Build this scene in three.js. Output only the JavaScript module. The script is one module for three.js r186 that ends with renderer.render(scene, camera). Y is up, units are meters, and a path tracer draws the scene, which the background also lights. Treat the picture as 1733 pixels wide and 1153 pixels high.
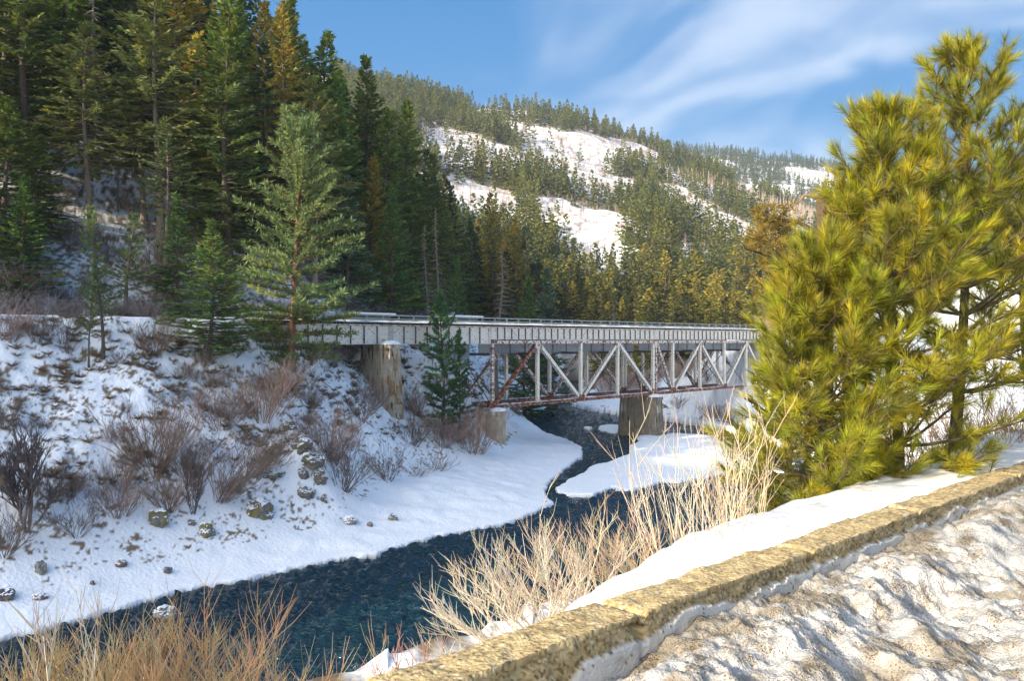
import * as THREE from 'three';
import { ImprovedNoise } from 'three/addons/math/ImprovedNoise.js';
import { mergeGeometries } from 'three/addons/utils/BufferGeometryUtils.js';

// ---------------------------------------------------------------- camera, sky, sun, exposure
const scene = new THREE.Scene();
const F = 1358, CX = 866.5, CY = 576.5;               // focal length and centre of the 1733 x 1153 photograph, in its pixels
const EYE = 15;                                       // the eye stands 15 m above the river
const camera = new THREE.PerspectiveCamera(2 * Math.atan(CY / F) * 180 / Math.PI, 1733 / 1153, 0.1, 6000);
camera.position.set(0, EYE, 0); camera.lookAt(0, EYE, -100);
scene.add(camera);
const renderer = new THREE.WebGLRenderer({ antialias: true });
renderer.setSize(1024, 682);
renderer.toneMapping = THREE.LinearToneMapping;
renderer.toneMappingExposure = 4.6;
renderer.shadowMap.enabled = true;

const SUN_AZ = -125 * Math.PI / 180, SUN_EL = 21 * Math.PI / 180;
const sunDir = new THREE.Vector3(Math.sin(SUN_AZ) * Math.cos(SUN_EL), Math.sin(SUN_EL), -Math.cos(SUN_AZ) * Math.cos(SUN_EL));
const sun = new THREE.DirectionalLight(new THREE.Color().setRGB(1, 0.87, 0.64), 2.05);
sun.name = 'sun';
sun.position.copy(sunDir).multiplyScalar(600); sun.target.position.set(0, 0, -60);
sun.castShadow = true; sun.shadow.mapSize.set(4096, 4096); sun.shadow.radius = 1.2;
Object.assign(sun.shadow.camera, { left: -260, right: 260, top: 200, bottom: -200, near: 1, far: 1500 });
scene.add(sun, sun.target);

const PN = new ImprovedNoise();
const noise = (x, y, z = 0) => PN.noise(x, y, z);
function fbm(x, y, z, oct = 4) { let a = 0.5, s = 0; for (let i = 0; i < oct; i++) { s += a * PN.noise(x, y, z); x = x * 2.03 + 7.1; y = y * 2.03 + 3.7; z = z * 2.03 + 1.3; a *= 0.5; } return s; }
const clamp = (x, a = 0, b = 1) => Math.min(b, Math.max(a, x));
const lerp = (a, b, t) => a + (b - a) * t;
const sst = (a, b, x) => { const t = clamp((x - a) / (b - a)); return t * t * (3 - 2 * t); };
function rng(seed) { let a = seed >>> 0; return () => { a = (a + 0x6D2B79F5) >>> 0; let t = a; t = Math.imul(t ^ (t >>> 15), t | 1); t ^= t + Math.imul(t ^ (t >>> 7), t | 61); return ((t ^ (t >>> 14)) >>> 0) / 4294967296; }; }

{ // sky: clear winter blue with thin cirrus, whiter towards the horizon and round the low sun
  const W = 1536, H = 768, data = new Float32Array(W * H * 4);
  for (let j = 0; j < H; j++) {
    const el = ((j + 0.5) / H - 0.5) * Math.PI, y = Math.sin(el), c = Math.cos(el);
    for (let i = 0; i < W; i++) {
      const ph = ((i + 0.5) / W - 0.5) * 2 * Math.PI, x = c * Math.cos(ph), z = c * Math.sin(ph);
      const e = Math.max(y, 0), g = Math.pow(1 - e, 4.6);
      let r = lerp(0.004, 0.26, g), gg = lerp(0.165, 0.58, g), b = lerp(0.46, 0.92, g);
      const k = 1 / (e + 0.22), u = x * k, v = z * k;
      const wx = fbm(u * 0.9 + 3, v * 0.9, 2.2, 3), wy = fbm(u * 0.9, v * 0.9 + 9, 6.1, 3);
      const n1 = fbm(u * 0.75 + wx * 1.2 + 4.4, v * 0.75 + wy * 1.2, 1.5, 5), n2 = fbm((u * 0.8 + v * 0.6) * 1.3 + wx, (v * 0.8 - u * 0.6) * 2.6 + wy * 2, 8.3, 5);
      const n3 = fbm((u * 0.9 + v * 0.45) * 3 + wx * 3, (v * 0.9 - u * 0.45) * 6 + wy * 4, 5.7, 5), cl = clamp(sst(-0.04, 0.42, n1 + 0.3 * n2 + 0.2 * n3) * (0.55 + 0.45 * sst(-0.25, 0.3, n2 + 0.7 * n3)) * 0.6);
      const d = clamp(x * sunDir.x + y * sunDir.y + z * sunDir.z, -1, 1), halo = Math.pow(Math.max(d, 0), 4) * 6.2;
      r = lerp(r, 0.78, cl) + halo * 0.9; gg = lerp(gg, 0.84, cl) + halo * 0.82; b = lerp(b, 0.95, cl) + halo * 0.7;
      if (y < 0) { r = 0.35; gg = 0.42; b = 0.52; }
      const o = (j * W + i) * 4; data[o] = r * 0.285; data[o + 1] = gg * 0.285; data[o + 2] = b * 0.285; data[o + 3] = 1;
    }
  }
  const t = new THREE.DataTexture(data, W, H, THREE.RGBAFormat, THREE.FloatType);
  t.mapping = THREE.EquirectangularReflectionMapping; t.magFilter = t.minFilter = THREE.LinearFilter; t.wrapS = THREE.RepeatWrapping; t.needsUpdate = true;
  scene.background = t; scene.environment = t;
}
scene.fog = new THREE.FogExp2(new THREE.Color().setRGB(0.55, 0.68, 0.86), 0.00011);

// ---------------------------------------------------------------- helpers
const V = (x, y, z) => new THREE.Vector3(x, y, z);
const names = {};
function numbered(n) { const k = names[n] = (names[n] ?? -1) + 1; return k ? n + '_' + String(k).padStart(3, '0') : n; }
function tag(o, label, category, group) { o.userData.label = label; if (category) o.userData.category = category; if (group) o.userData.group = group; return o; }
function thing(name, label, category, p = [0, 0, 0], turn = 0, group) { const o = new THREE.Group(); o.name = numbered(name); o.position.set(...p); o.rotation.y = turn; scene.add(o); return tag(o, label, category, group); }
function copy(src, name, label, p, turn, sc = 1, group) { const o = src.clone(); o.name = numbered(name); o.position.set(...p); o.rotation.y = turn; if (typeof sc === 'number') o.scale.setScalar(sc); else o.scale.set(...sc); o.userData = { ...src.userData }; scene.add(o); if (label) o.userData.label = label; if (group) o.userData.group = group; return o; }
function struct(o) { o.userData.kind = 'structure'; scene.add(o); return o; }
// mesh builder: loose triangles with colour and uv
class MB {
  constructor() { this.p = []; this.c = []; this.u = []; this.col = [1, 1, 1]; }
  color(r, g, b) { this.col = [r, g, b]; return this; }
  tri(a, b, c) {
    this.p.push(a.x, a.y, a.z, b.x, b.y, b.z, c.x, c.y, c.z); const k = this.col; this.c.push(...k, ...k, ...k);
    const nx = Math.abs((b.y - a.y) * (c.z - a.z) - (b.z - a.z) * (c.y - a.y)), ny = Math.abs((b.z - a.z) * (c.x - a.x) - (b.x - a.x) * (c.z - a.z)), nz = Math.abs((b.x - a.x) * (c.y - a.y) - (b.y - a.y) * (c.x - a.x));
    for (const v of [a, b, c]) { if (ny >= nx && ny >= nz) this.u.push(v.x, v.z); else if (nx >= nz) this.u.push(v.z, v.y); else this.u.push(v.x, v.y); }
  }
  quad(a, b, c, d) { this.tri(a, b, c); this.tri(a, c, d); }
  // flat leaf or needle spray: base, two sides, tip
  kite(p, d, w, len, wid, bend = 0) {
    const m = p.clone().addScaledVector(d, len * 0.45), t = p.clone().addScaledVector(d, len); m.y += bend;
    const l = m.clone().addScaledVector(w, wid / 2), r = m.clone().addScaledVector(w, -wid / 2);
    this.tri(p, r, t); this.tri(p, t, l);
  }
  needle(p, d, w, len, wid) { const t = p.clone().addScaledVector(d, len); this.tri(p.clone().addScaledVector(w, wid / 2), p.clone().addScaledVector(w, -wid / 2), t); }
  tube(pts, rad, sides = 4) {
    let prev = null; const ref = V(0.31, 0.2, 0.93).normalize();
    for (let i = 0; i < pts.length; i++) {
      const a = pts[Math.max(0, i - 1)], b = pts[Math.min(pts.length - 1, i + 1)], d = b.clone().sub(a).normalize();
      let s = new THREE.Vector3().crossVectors(d, Math.abs(d.dot(ref)) > 0.95 ? V(1, 0, 0) : ref).normalize(), q = new THREE.Vector3().crossVectors(d, s);
      const r = Array.isArray(rad) ? rad[i] : rad, ring = [];
      for (let k = 0; k < sides; k++) { const an = k / sides * Math.PI * 2; ring.push(pts[i].clone().addScaledVector(s, Math.cos(an) * r).addScaledVector(q, Math.sin(an) * r)); }
      if (prev) for (let k = 0; k < sides; k++) { const k2 = (k + 1) % sides; this.quad(prev[k], prev[k2], ring[k2], ring[k]); }
      prev = ring;
    }
    const tip = pts[pts.length - 1]; for (let k = 0; k < sides; k++) this.tri(prev[k], prev[(k + 1) % sides], tip);
  }
  // box from centre, with three half-axes
  box(c, ax, ay, az) {
    const v = (i, j, k) => c.clone().addScaledVector(ax, i).addScaledVector(ay, j).addScaledVector(az, k);
    const f = (a, b, cc, d) => this.quad(a, b, cc, d);
    f(v(-1, -1, 1), v(1, -1, 1), v(1, 1, 1), v(-1, 1, 1)); f(v(1, -1, -1), v(-1, -1, -1), v(-1, 1, -1), v(1, 1, -1));
    f(v(1, -1, 1), v(1, -1, -1), v(1, 1, -1), v(1, 1, 1)); f(v(-1, -1, -1), v(-1, -1, 1), v(-1, 1, 1), v(-1, 1, -1));
    f(v(-1, 1, 1), v(1, 1, 1), v(1, 1, -1), v(-1, 1, -1)); f(v(-1, -1, -1), v(1, -1, -1), v(1, -1, 1), v(-1, -1, 1));
  }
  geo(smooth = false) {
    const g = new THREE.BufferGeometry();
    g.setAttribute('position', new THREE.Float32BufferAttribute(this.p, 3)); g.setAttribute('color', new THREE.Float32BufferAttribute(this.c, 3)); g.setAttribute('uv', new THREE.Float32BufferAttribute(this.u, 2));
    if (!smooth) g.computeVertexNormals();
    return g;
  }
  build(name, m, parent) { const o = new THREE.Mesh(this.geo(), m); o.name = parent && parent !== scene ? name : numbered(name); (parent ?? scene).add(o); return o; }
}
function gridMesh(nu, nv, fn) { // fn(i, j) -> {p:[x,y,z], c:[r,g,b], uv:[u,v]}
  const P = new Float32Array(nu * nv * 3), C = new Float32Array(nu * nv * 3), U = new Float32Array(nu * nv * 2), I = new Uint32Array((nu - 1) * (nv - 1) * 6);
  for (let j = 0; j < nv; j++) for (let i = 0; i < nu; i++) { const k = j * nu + i, o = fn(i, j); P.set(o.p, k * 3); C.set(o.c, k * 3); U.set(o.uv ?? [o.p[0], o.p[2]], k * 2); }
  let n = 0; for (let j = 0; j < nv - 1; j++) for (let i = 0; i < nu - 1; i++) { const a = j * nu + i, b = a + 1, c = a + nu, d = c + 1; I[n++] = a; I[n++] = b; I[n++] = d; I[n++] = a; I[n++] = d; I[n++] = c; }
  const g = new THREE.BufferGeometry(); g.setAttribute('position', new THREE.BufferAttribute(P, 3)); g.setAttribute('color', new THREE.BufferAttribute(C, 3)); g.setAttribute('uv', new THREE.BufferAttribute(U, 2)); g.setIndex(new THREE.BufferAttribute(I, 1)); g.computeVertexNormals();
  return g;
}
function tex(W, H, fn, srgb = false, metres = 1) { // fn(u, v) -> [r, g, b] in 0..1; tiles by mirroring
  const d = new Uint8Array(W * H * 4);
  for (let j = 0; j < H; j++) for (let i = 0; i < W; i++) { const c = fn(i / W, j / H), o = (j * W + i) * 4; for (let k = 0; k < 3; k++) d[o + k] = clamp(c[k]) * 255; d[o + 3] = 255; }
  const t = new THREE.DataTexture(d, W, H); t.wrapS = t.wrapT = THREE.MirroredRepeatWrapping; t.magFilter = THREE.LinearFilter; t.minFilter = THREE.LinearMipmapLinearFilter; t.generateMipmaps = true; if (srgb) t.colorSpace = THREE.SRGBColorSpace;
  t.repeat.set(1 / metres, 1 / metres); t.needsUpdate = true; return t;
}
const std = (o) => new THREE.MeshStandardMaterial({ roughness: 0.9, vertexColors: true, ...o });
const leaf = (o) => new THREE.MeshPhysicalMaterial({ roughness: 0.85, vertexColors: true, flatShading: true, side: THREE.DoubleSide, transmission: 0.42, thickness: 0, specularIntensity: 0.4, ...o });
// layout: a point of the photograph at a depth; points below on the ground or the water are found with hit() / onWater()
const at = (px, py, Z) => V((px - CX) / F * Z, EYE - (py - CY) / F * Z, -Z);
// ---------------------------------------------------------------- the lie of the land (X right, Z forward, heights relative to the eye)
const DB = [0.695, 0.719], NB = [-0.719, 0.695], N0 = 71.3, S0 = 70.2;      // the railway line: along and across
const bq = (X, Z) => NB[0] * X + NB[1] * Z - N0, bs = (X, Z) => DB[0] * X + DB[1] * Z - S0;
const bridgeXZ = (s, q) => [DB[0] * (s + S0) + NB[0] * (q + N0), DB[1] * (s + S0) + NB[1] * (q + N0)];
const DW = [0.737, 0.676], NW = [-0.676, 0.737];                            // the road wall: along and across
const wallXZ = (s, a) => [DW[0] * s + NW[0] * a, DW[1] * s + NW[1] * a];
const onWater = (px, py) => { const Z = 15 * F / (py - CY); return [(px - CX) / F * Z, Z]; };
const leftShore = [[-97, -32], [-61, 4], ...[[0, 1085], [60, 1073], [140, 1052], [250, 1020], [330, 1000], [400, 988], [480, 970], [560, 951], [640, 943], [660, 934], [740, 911], [800, 900], [860, 888], [900, 872], [937, 856], [920, 836], [926, 820], [950, 800], [985, 775], [984, 758], [960, 746], [925, 735], [906, 722], [892, 711], [882, 701], [900, 699], [927, 697], [930, 691], [905, 688], [900, 682], [930, 675], [950, 670], [942, 660], [940, 654], [960, 646], [946, 643]].map((p) => onWater(...p)), [10, 318]];
const rightShore = [[24, 318], ...[[990, 643], [978, 651], [984, 660], [978, 671], [962, 680], [962, 686], [1001, 697], [1038, 702], [1080, 706], [1122, 713], [1180, 722], [1270, 742], [1330, 760], [1420, 800], [1500, 860], [1560, 950], [1600, 1100]].map((p) => onWater(...p)), [8, 31.8], [0, 24.4], [-10, 15.2], [-20, 6.1], [-40, -13], [-75, -46]];
const island = [[943, 829], [962, 816], [990, 803], [1003, 790], [1030, 786], [1050, 776], [1068, 770], [1066, 757], [1085, 748], [1110, 741], [1135, 735], [1180, 738], [1220, 741], [1262, 748], [1310, 766], [1350, 790], [1340, 805], [1290, 800], [1240, 799], [1190, 812], [1150, 818], [1120, 818], [1090, 827], [1060, 834], [1035, 829], [1000, 842], [960, 841], [945, 836]].map((p) => onWater(...p));
const poly = [...leftShore, ...rightShore], NL = leftShore.length;
function inside(P, x, z) { let c = false; for (let i = 0, j = P.length - 1; i < P.length; j = i++) { const [xi, zi] = P[i], [xj, zj] = P[j]; if ((zi > z) !== (zj > z) && x < (xj - xi) * (z - zi) / (zj - zi) + xi) c = !c; } return c; }
function edgeDist(P, x, z) { let best = 1e9, at = 0; for (let i = 0; i < P.length; i++) { const [ax, az] = P[i], [bx, bz] = P[(i + 1) % P.length], dx = bx - ax, dz = bz - az, t = clamp(((x - ax) * dx + (z - az) * dz) / (dx * dx + dz * dz)), d = (x - ax - dx * t) ** 2 + (z - az - dz * t) ** 2; if (d < best) { best = d; at = i; } } return [Math.sqrt(best), at]; }
function shore(X, Z) { // signed distance inland, and which land it is
  const w = 0.3 * noise(X * 0.55, Z * 0.55, 3.3) + 0.16 * noise(X * 1.6, Z * 1.6, 9.1), [d, i] = edgeDist(poly, X, Z);
  if (!inside(poly, X, Z)) return [d + w, i < NL - 1 ? 'left' : 'right'];
  if (Z > 60 && Z < 150) { const [di] = edgeDist(island, X, Z); if (inside(island, X, Z)) return [di + w, 'island']; return [Math.max(-d, -di) + w, di < d ? 'island' : i < NL - 1 ? 'left' : 'right']; }
  return [-d + w, i < NL - 1 ? 'left' : 'right'];
}
function table(xs, ys) { return (x) => { if (x <= xs[0]) return ys[0]; for (let i = 1; i < xs.length; i++) if (x <= xs[i]) return lerp(ys[i - 1], ys[i], (x - xs[i - 1]) / (xs[i] - xs[i - 1])); return ys[ys.length - 1] + (x - xs[xs.length - 1]) * 0.93; }; }
const toe = table([-90, -35, -25, -17, 0, 12, 30, 51, 102, 200], [-20, -18, -12, -7, -1, 8, 27, 46, 88, 180]);
const hillFoot = (s) => 6 + Math.max(0, s + 20) * 0.8;
const hillFade = (s) => sst(-128, -106, s);
// ridges of the mountain: [px, py of the bare ground, depth]
const R3 = (pts) => pts.map(([x, y, Z]) => [(x - CX) / F * Z, Z, -(y - CY) / F * Z]);
const ridges = [
  { k: 0.5, p: R3([[200, 40, 860], [560, 128, 850], [640, 150, 850], [760, 176, 870], [900, 196, 910], [960, 212, 940], [1060, 250, 980], [1120, 282, 1000], [1200, 318, 1000], [1300, 362, 980], [1400, 405, 950], [1560, 460, 900]]) },
  { k: 0.42, p: R3([[640, 190, 1900], [1000, 238, 1800], [1100, 246, 1750], [1180, 258, 1700], [1300, 270, 1700], [1420, 287, 1700], [1600, 304, 1700], [1800, 318, 1700], [2200, 350, 1700]]) },
  { k: 0.62, p: R3([[690, 172, 840], [715, 216, 770], [790, 238, 720], [860, 268, 690], [930, 306, 650]]) },
  { k: 0.5, p: R3([[700, 300, 640], [800, 316, 600], [940, 334, 530], [1020, 354, 505], [1100, 390, 490], [1200, 434, 470], [1260, 482, 445]]) },
  { k: 0.5, p: R3([[930, 250, 850], [1000, 290, 790], [1090, 308, 750], [1180, 338, 720], [1260, 382, 695], [1340, 434, 675], [1420, 485, 660]]) },
];
function mountain(X, Z) {
  let m = -14;
  for (const r of ridges) for (let i = 0; i < r.p.length - 1; i++) {
    const [ax, az, ah] = r.p[i], [bx, bz, bh] = r.p[i + 1], dx = bx - ax, dz = bz - az, t = clamp(((X - ax) * dx + (Z - az) * dz) / (dx * dx + dz * dz));
    const d = Math.hypot(X - ax - dx * t, Z - az - dz * t), h = ah + (bh - ah) * t - r.k * (Math.sqrt(d * d + 144) - 12);
    if (h > m) m = h;
  }
  return m + sst(330, 600, Z) * 14 * fbm(X * 0.009, Z * 0.009, 4.4, 4);
}
const KNOB = [-16.3, 63.5];
function ground(X, Z, info) {
  const q = bq(X, Z), s = bs(X, Z), [e, kind] = shore(X, Z), a = NW[0] * X + NW[1] * Z, r2 = X * X + Z * Z;
  let h, zone = 'flat', t = 0;
  if (e < 0) { h = -14.8 + Math.max(e * 2.6, -1.4); zone = e > -0.06 ? 'flat' : e > -0.4 ? 'edge' : 'bed'; }
  else if (kind === 'island') { h = -14.74 + 0.12 * (1 - Math.exp(-e * 1.5)) + 0.08 * noise(X * 0.3, Z * 0.3, 1); zone = 'island'; }
  else if (kind === 'left') {
    t = q - toe(s);
    const lump = sst(0.3, 3, e) * (0.22 * noise(X * 0.45, Z * 0.45, 5) + 0.16 * Math.max(0, noise(X * 0.9, Z * 0.9, 2.5)));
    const flat = Math.min(-13, -14.78 + 0.16 * (1 - Math.exp(-e * 3)) + 0.17 * Math.max(0, e - 1.2));
    h = flat + lump;
    if (t > -6) {
      const rough = sst(0, 5, t) * (0.75 * fbm(X * 0.16, Z * 0.16, 3, 3) * 2 + 0.5 * fbm(X * 0.55, Z * 0.55, 8, 3));
      const up = -13 + 0.87 * (t + 0.5) + rough;
      if (up > h - 0.3) zone = 'bank';
      const m = Math.max(h, up), dd = Math.abs(h - up); h = m + (dd < 2 ? (2 - dd) * (2 - dd) / 8 : 0);
      const bench = 2 - 0.25 * sst(-1, -5, q);
      if (h > bench + rough * 0.2) { h = bench + rough * 0.08 * sst(0, 12, Math.abs(q - 2)); zone = 'bench'; }
      const hf = q - hillFoot(s);
      if (hf > 0 && h > 1) { const f = hillFade(s); h += Math.min(lerp(58, 20, sst(-30, 100, s)), 0.74 * hf) * f * (1 + 0.0 * s) + sst(0, 8, hf) * 1.2 * fbm(X * 0.1, Z * 0.1, 12, 3); zone = 'forest'; }
    }
  } else {
    const k = lerp(0.95, 0.2, sst(24, 70, Z)), cap = lerp(-1.9, -9.5, sst(20, 75, Z));
    h = Math.min(cap, -14.78 + 0.18 * (1 - Math.exp(-e * 3)) + k * Math.max(0, e - 0.5)) + sst(0.5, 5, e) * sst(30, 80, Z) * 0.7 * fbm(X * 0.12, Z * 0.12, 7, 3);
    if (Z < 60) zone = 'near';
    const w = Math.max(0, Math.abs(q - 3) - 4.5), emb = 1.8 - 0.7 * w - 0.9 * Math.max(0, 76 - s); // the railway bank where the bridge lands
    if (emb > h && Z > 70) { h = emb; zone = 'embankment'; }
    const rise = -14 + 0.28 * Math.max(0, X * 0.9 + 0.25 * Z - 120); if (Z > 50 && rise > h) h = Math.min(rise, 80);
  }
  if (a < 4.2 && r2 < 2500 && kind !== 'left') h = Math.min(h, -1.95);
  { // added spur, out of view behind the road, shaped to shade the river
    const U = -0.819 * X - 0.574 * Z, W = 0.574 * X - 0.819 * Z, hs = (76 - 15 * sst(-76, -94, W)) * sst(-17, -32, W) * sst(-150, -125, W);
    const sp = hs - 15 - 0.85 * Math.abs(U - 135); if (sp > h && X < -Z * 0.75 && e > 0) { h = Math.min(sp, h + 3 * e); zone = 'forest'; }
  }
  { const dx = X - KNOB[0], dz = Z - KNOB[1], d = Math.exp(-(dx * dx / 4.5 + dz * dz / 6)); if (d > 0.02) h += 2.3 * d; }
  if (Z > 300) { const m = mountain(X, Z); if (m > h) { h = m; zone = 'mountain'; } }
  if (info) { info.zone = zone; info.t = t; info.e = e; info.kind = kind; }
  return h;
}
function hit(px, py, z0 = 20, z1 = 2600) { const u = (px - CX) / F, v = -(py - CY) / F; let Z = z0, prev = z0; while (Z < z1) { if (ground(u * Z, Z) > v * Z) { let lo = prev, hi = Z; for (let i = 0; i < 18; i++) { const m = (lo + hi) / 2; if (ground(u * m, m) > v * m) hi = m; else lo = m; } return [u * hi, hi]; } prev = Z; Z *= 1.006; } return null; }
const stand = (X, Z, sink = 0) => [X, EYE + ground(X, Z) - sink, -Z];

// ---------------------------------------------------------------- the ground: one sheet in two rings round the road, to the horizon
const SNOW = [0.83, 0.85, 0.88];
const mix3 = (a, b, t) => [lerp(a[0], b[0], t), lerp(a[1], b[1], t), lerp(a[2], b[2], t)];
function soilColor(X, Z, h, info) {
  const { zone, t } = info; let c = SNOW;
  if (zone === 'edge' || zone === 'bed') return [0.06, 0.055, 0.045];
  const n1 = fbm(X * 0.55, Z * 0.55, h * 0.5, 3), n2 = fbm(X * 2.1, Z * 2.1, h * 2, 3), n3 = noise(X * 4.7, Z * 4.7, h * 4);
  if (zone === 'bank') { const bare = clamp(sst(0.02, 0.17, n1 * 0.6 + n2 * 0.75 + n3 * 0.3 - 0.1 + 0.06 * sst(4, 12, t)) ); c = mix3(SNOW, mix3([0.12, 0.075, 0.045], [0.2, 0.14, 0.08], clamp(0.5 + n2 * 2)), bare); }
  else if (zone === 'bench' || zone === 'embankment') c = mix3(SNOW, [0.22, 0.16, 0.1], 0.5 * sst(0.1, 0.3, n2));
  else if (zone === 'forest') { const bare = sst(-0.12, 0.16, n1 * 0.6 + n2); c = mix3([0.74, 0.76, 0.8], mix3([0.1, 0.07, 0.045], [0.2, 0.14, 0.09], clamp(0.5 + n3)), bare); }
  else if (zone === 'near') c = mix3(SNOW, [0.16, 0.11, 0.06], sst(-0.15, 0.1, n2));
  else if (zone === 'mountain') { const m1 = fbm(X * 0.05, Z * 0.05, 1, 4), m2 = fbm(X * 0.22, Z * 0.22, 5, 3); c = mix3([0.8, 0.8, 0.82], mix3([0.26, 0.2, 0.17], [0.4, 0.32, 0.27], clamp(0.5 + m2)), clamp(sst(-0.12, 0.28, m1 * 0.6 + m2 * 0.9))); }
  else if (zone === 'flat' && info.kind === 'right' && Z > 70) c = mix3(SNOW, [0.2, 0.14, 0.09], sst(0.22, 0.35, n1 + n2 * 0.6));
  return c;
}
const thetas = []; { const D = Math.PI / 180; for (let t = -180; t < -37; t += 6.5) thetas.push(t * D); for (let i = 0; i <= 760; i++) thetas.push((-37 + 74 * i / 760) * D); for (let t = 37 + 5.95; t <= 180.1; t += 6.5) thetas.push(Math.min(t, 180) * D); if (thetas[thetas.length - 1] < Math.PI) thetas.push(Math.PI); }
function rings(r0, r1, step) { const r = []; for (let x = r0; x < r1; x *= 1 + step(x)) r.push(x); r.push(r1); return r; }
const snowBump = tex(512, 512, (u, v) => { const n = 0.5 + fbm(u * 24, v * 24, 1, 4) * 0.9; return [n, n, n]; }, false, 6);
const landMat = std({ roughness: 0.82, bumpMap: snowBump, bumpScale: 0.05 });
function landRing(name, rr) {
  const info = {};
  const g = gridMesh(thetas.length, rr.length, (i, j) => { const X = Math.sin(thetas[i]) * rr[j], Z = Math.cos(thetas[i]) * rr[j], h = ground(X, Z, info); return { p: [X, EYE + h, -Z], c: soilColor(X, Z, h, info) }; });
  const o = new THREE.Mesh(g, landMat); o.name = name; return struct(o);
}
landRing('ground', rings(2, 400, (r) => r < 20 ? 0.05 : r < 34 ? 0.02 : r < 37 ? 0.006 : r < 72 ? 0.0026 : r < 92 ? 0.0036 : r < 125 ? 0.006 : 0.009));
landRing('hills', rings(400, 3200, (r) => r < 1000 ? 0.009 : 0.018));

// river water, choppy in the current
{
  const th = thetas.filter((t) => Math.abs(t) < 1.9), rr = rings(8, 520, (r) => r < 30 ? 0.04 : r < 130 ? 0.0058 : 0.012);
  const g = gridMesh(th.length, rr.length, (i, j) => {
    const X = Math.sin(th[i]) * rr[j], Z = Math.cos(th[i]) * rr[j], [fx, fz] = [X * 0.8 + Z * 0.6, Z * 0.8 - X * 0.6];
    const w = fbm(fx * 0.5, fz * 0.8, 2, 2), rip = sst(0.0, 0.25, 0.3 + fbm(X * 0.05, Z * 0.05, 4, 2));
    let y = rip * (0.3 * noise(X * 0.5 + w, Z * 1.15 + 0.2 * X, 1) + 0.26 * noise(X * 1.1, Z * 2.5 + w, 5) + 0.12 * noise(X * 2.4, Z * 4.4, 8));
    return { p: [X, y, -Z], c: [1, 1, 1] };
  });
  const bump = tex(512, 512, (u, v) => { const n = 0.5 + fbm(u * 16, v * 40, 3, 4); return [n, n, n]; }, false, 5);
  const o = new THREE.Mesh(g, new THREE.MeshPhysicalMaterial({ color: new THREE.Color().setRGB(0.005, 0.024, 0.038), roughness: 0.07, ior: 1.33, bumpMap: bump, bumpScale: 0.11 }));
  o.name = 'river_water'; struct(o);
}
// ---------------------------------------------------------------- the railway bridge
const bv = (s, q, h) => { const [X, Z] = bridgeXZ(s, q); return V(X, EYE + h, -Z); };
const bS = V(DB[0], 0, -DB[1]), bQ = V(NB[0], 0, -NB[1]), UP = V(0, 1, 0);
function steelTex(rust, seed, base) {
  return tex(512, 512, (u, v) => {
    const n = fbm(u * 14, v * 14, seed, 4), n2 = fbm(u * 60, v * 9, seed + 3, 3), n3 = fbm(u * 70, v * 70, seed + 5, 2);
    const k = clamp(sst(0.8 - rust, 0.92 - rust, 0.5 + n * 0.9 + n3 * 0.35) + 0.55 * sst(0.24, 0.42, n2 + n * 0.4) * Math.min(1, rust * 4)), d = 1 + n3 * 0.16 + n * 0.12;
    return mix3(base.map((x) => x * d), mix3([0.32, 0.13, 0.055], [0.47, 0.22, 0.09], clamp(0.5 + n3 * 2)), k);
  }, true, 4);
}
// textures above are written in sRGB values; paint is the weathered grey-white of old aluminium paint
const M = {
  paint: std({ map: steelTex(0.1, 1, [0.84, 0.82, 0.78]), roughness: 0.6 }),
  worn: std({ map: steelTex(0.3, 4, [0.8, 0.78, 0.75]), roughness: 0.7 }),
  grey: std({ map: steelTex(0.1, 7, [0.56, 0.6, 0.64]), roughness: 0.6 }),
  rust: std({ map: steelTex(0.46, 9, [0.66, 0.58, 0.52]), roughness: 0.85 }),
  dark: std({ map: steelTex(0.25, 12, [0.36, 0.35, 0.35]), roughness: 0.8 }),
  timber: std({ map: tex(256, 256, (u, v) => { const n = 0.16 + 0.1 * fbm(u * 40, v * 6, 1, 3); return [n * 1.05, n, n * 0.95]; }, true, 1) }),
  weather: std({ map: tex(256, 256, (u, v) => { const n = 0.62 + 0.25 * fbm(u * 30, v * 6, 2, 3); return [n * 0.98, n, n * 0.96]; }, true, 1) }),
  snow: std({ roughness: 0.8, bumpMap: snowBump, bumpScale: 0.04 }),
};
const beam = (mb, a, b, up, w, d) => { const x = b.clone().sub(a), L = x.length(); x.normalize(); const z = new THREE.Vector3().crossVectors(x, up).normalize(), y = new THREE.Vector3().crossVectors(z, x); mb.box(a.clone().add(b).multiplyScalar(0.5), x.multiplyScalar(L / 2), y.multiplyScalar(d / 2), z.multiplyScalar(w / 2)); };
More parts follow.
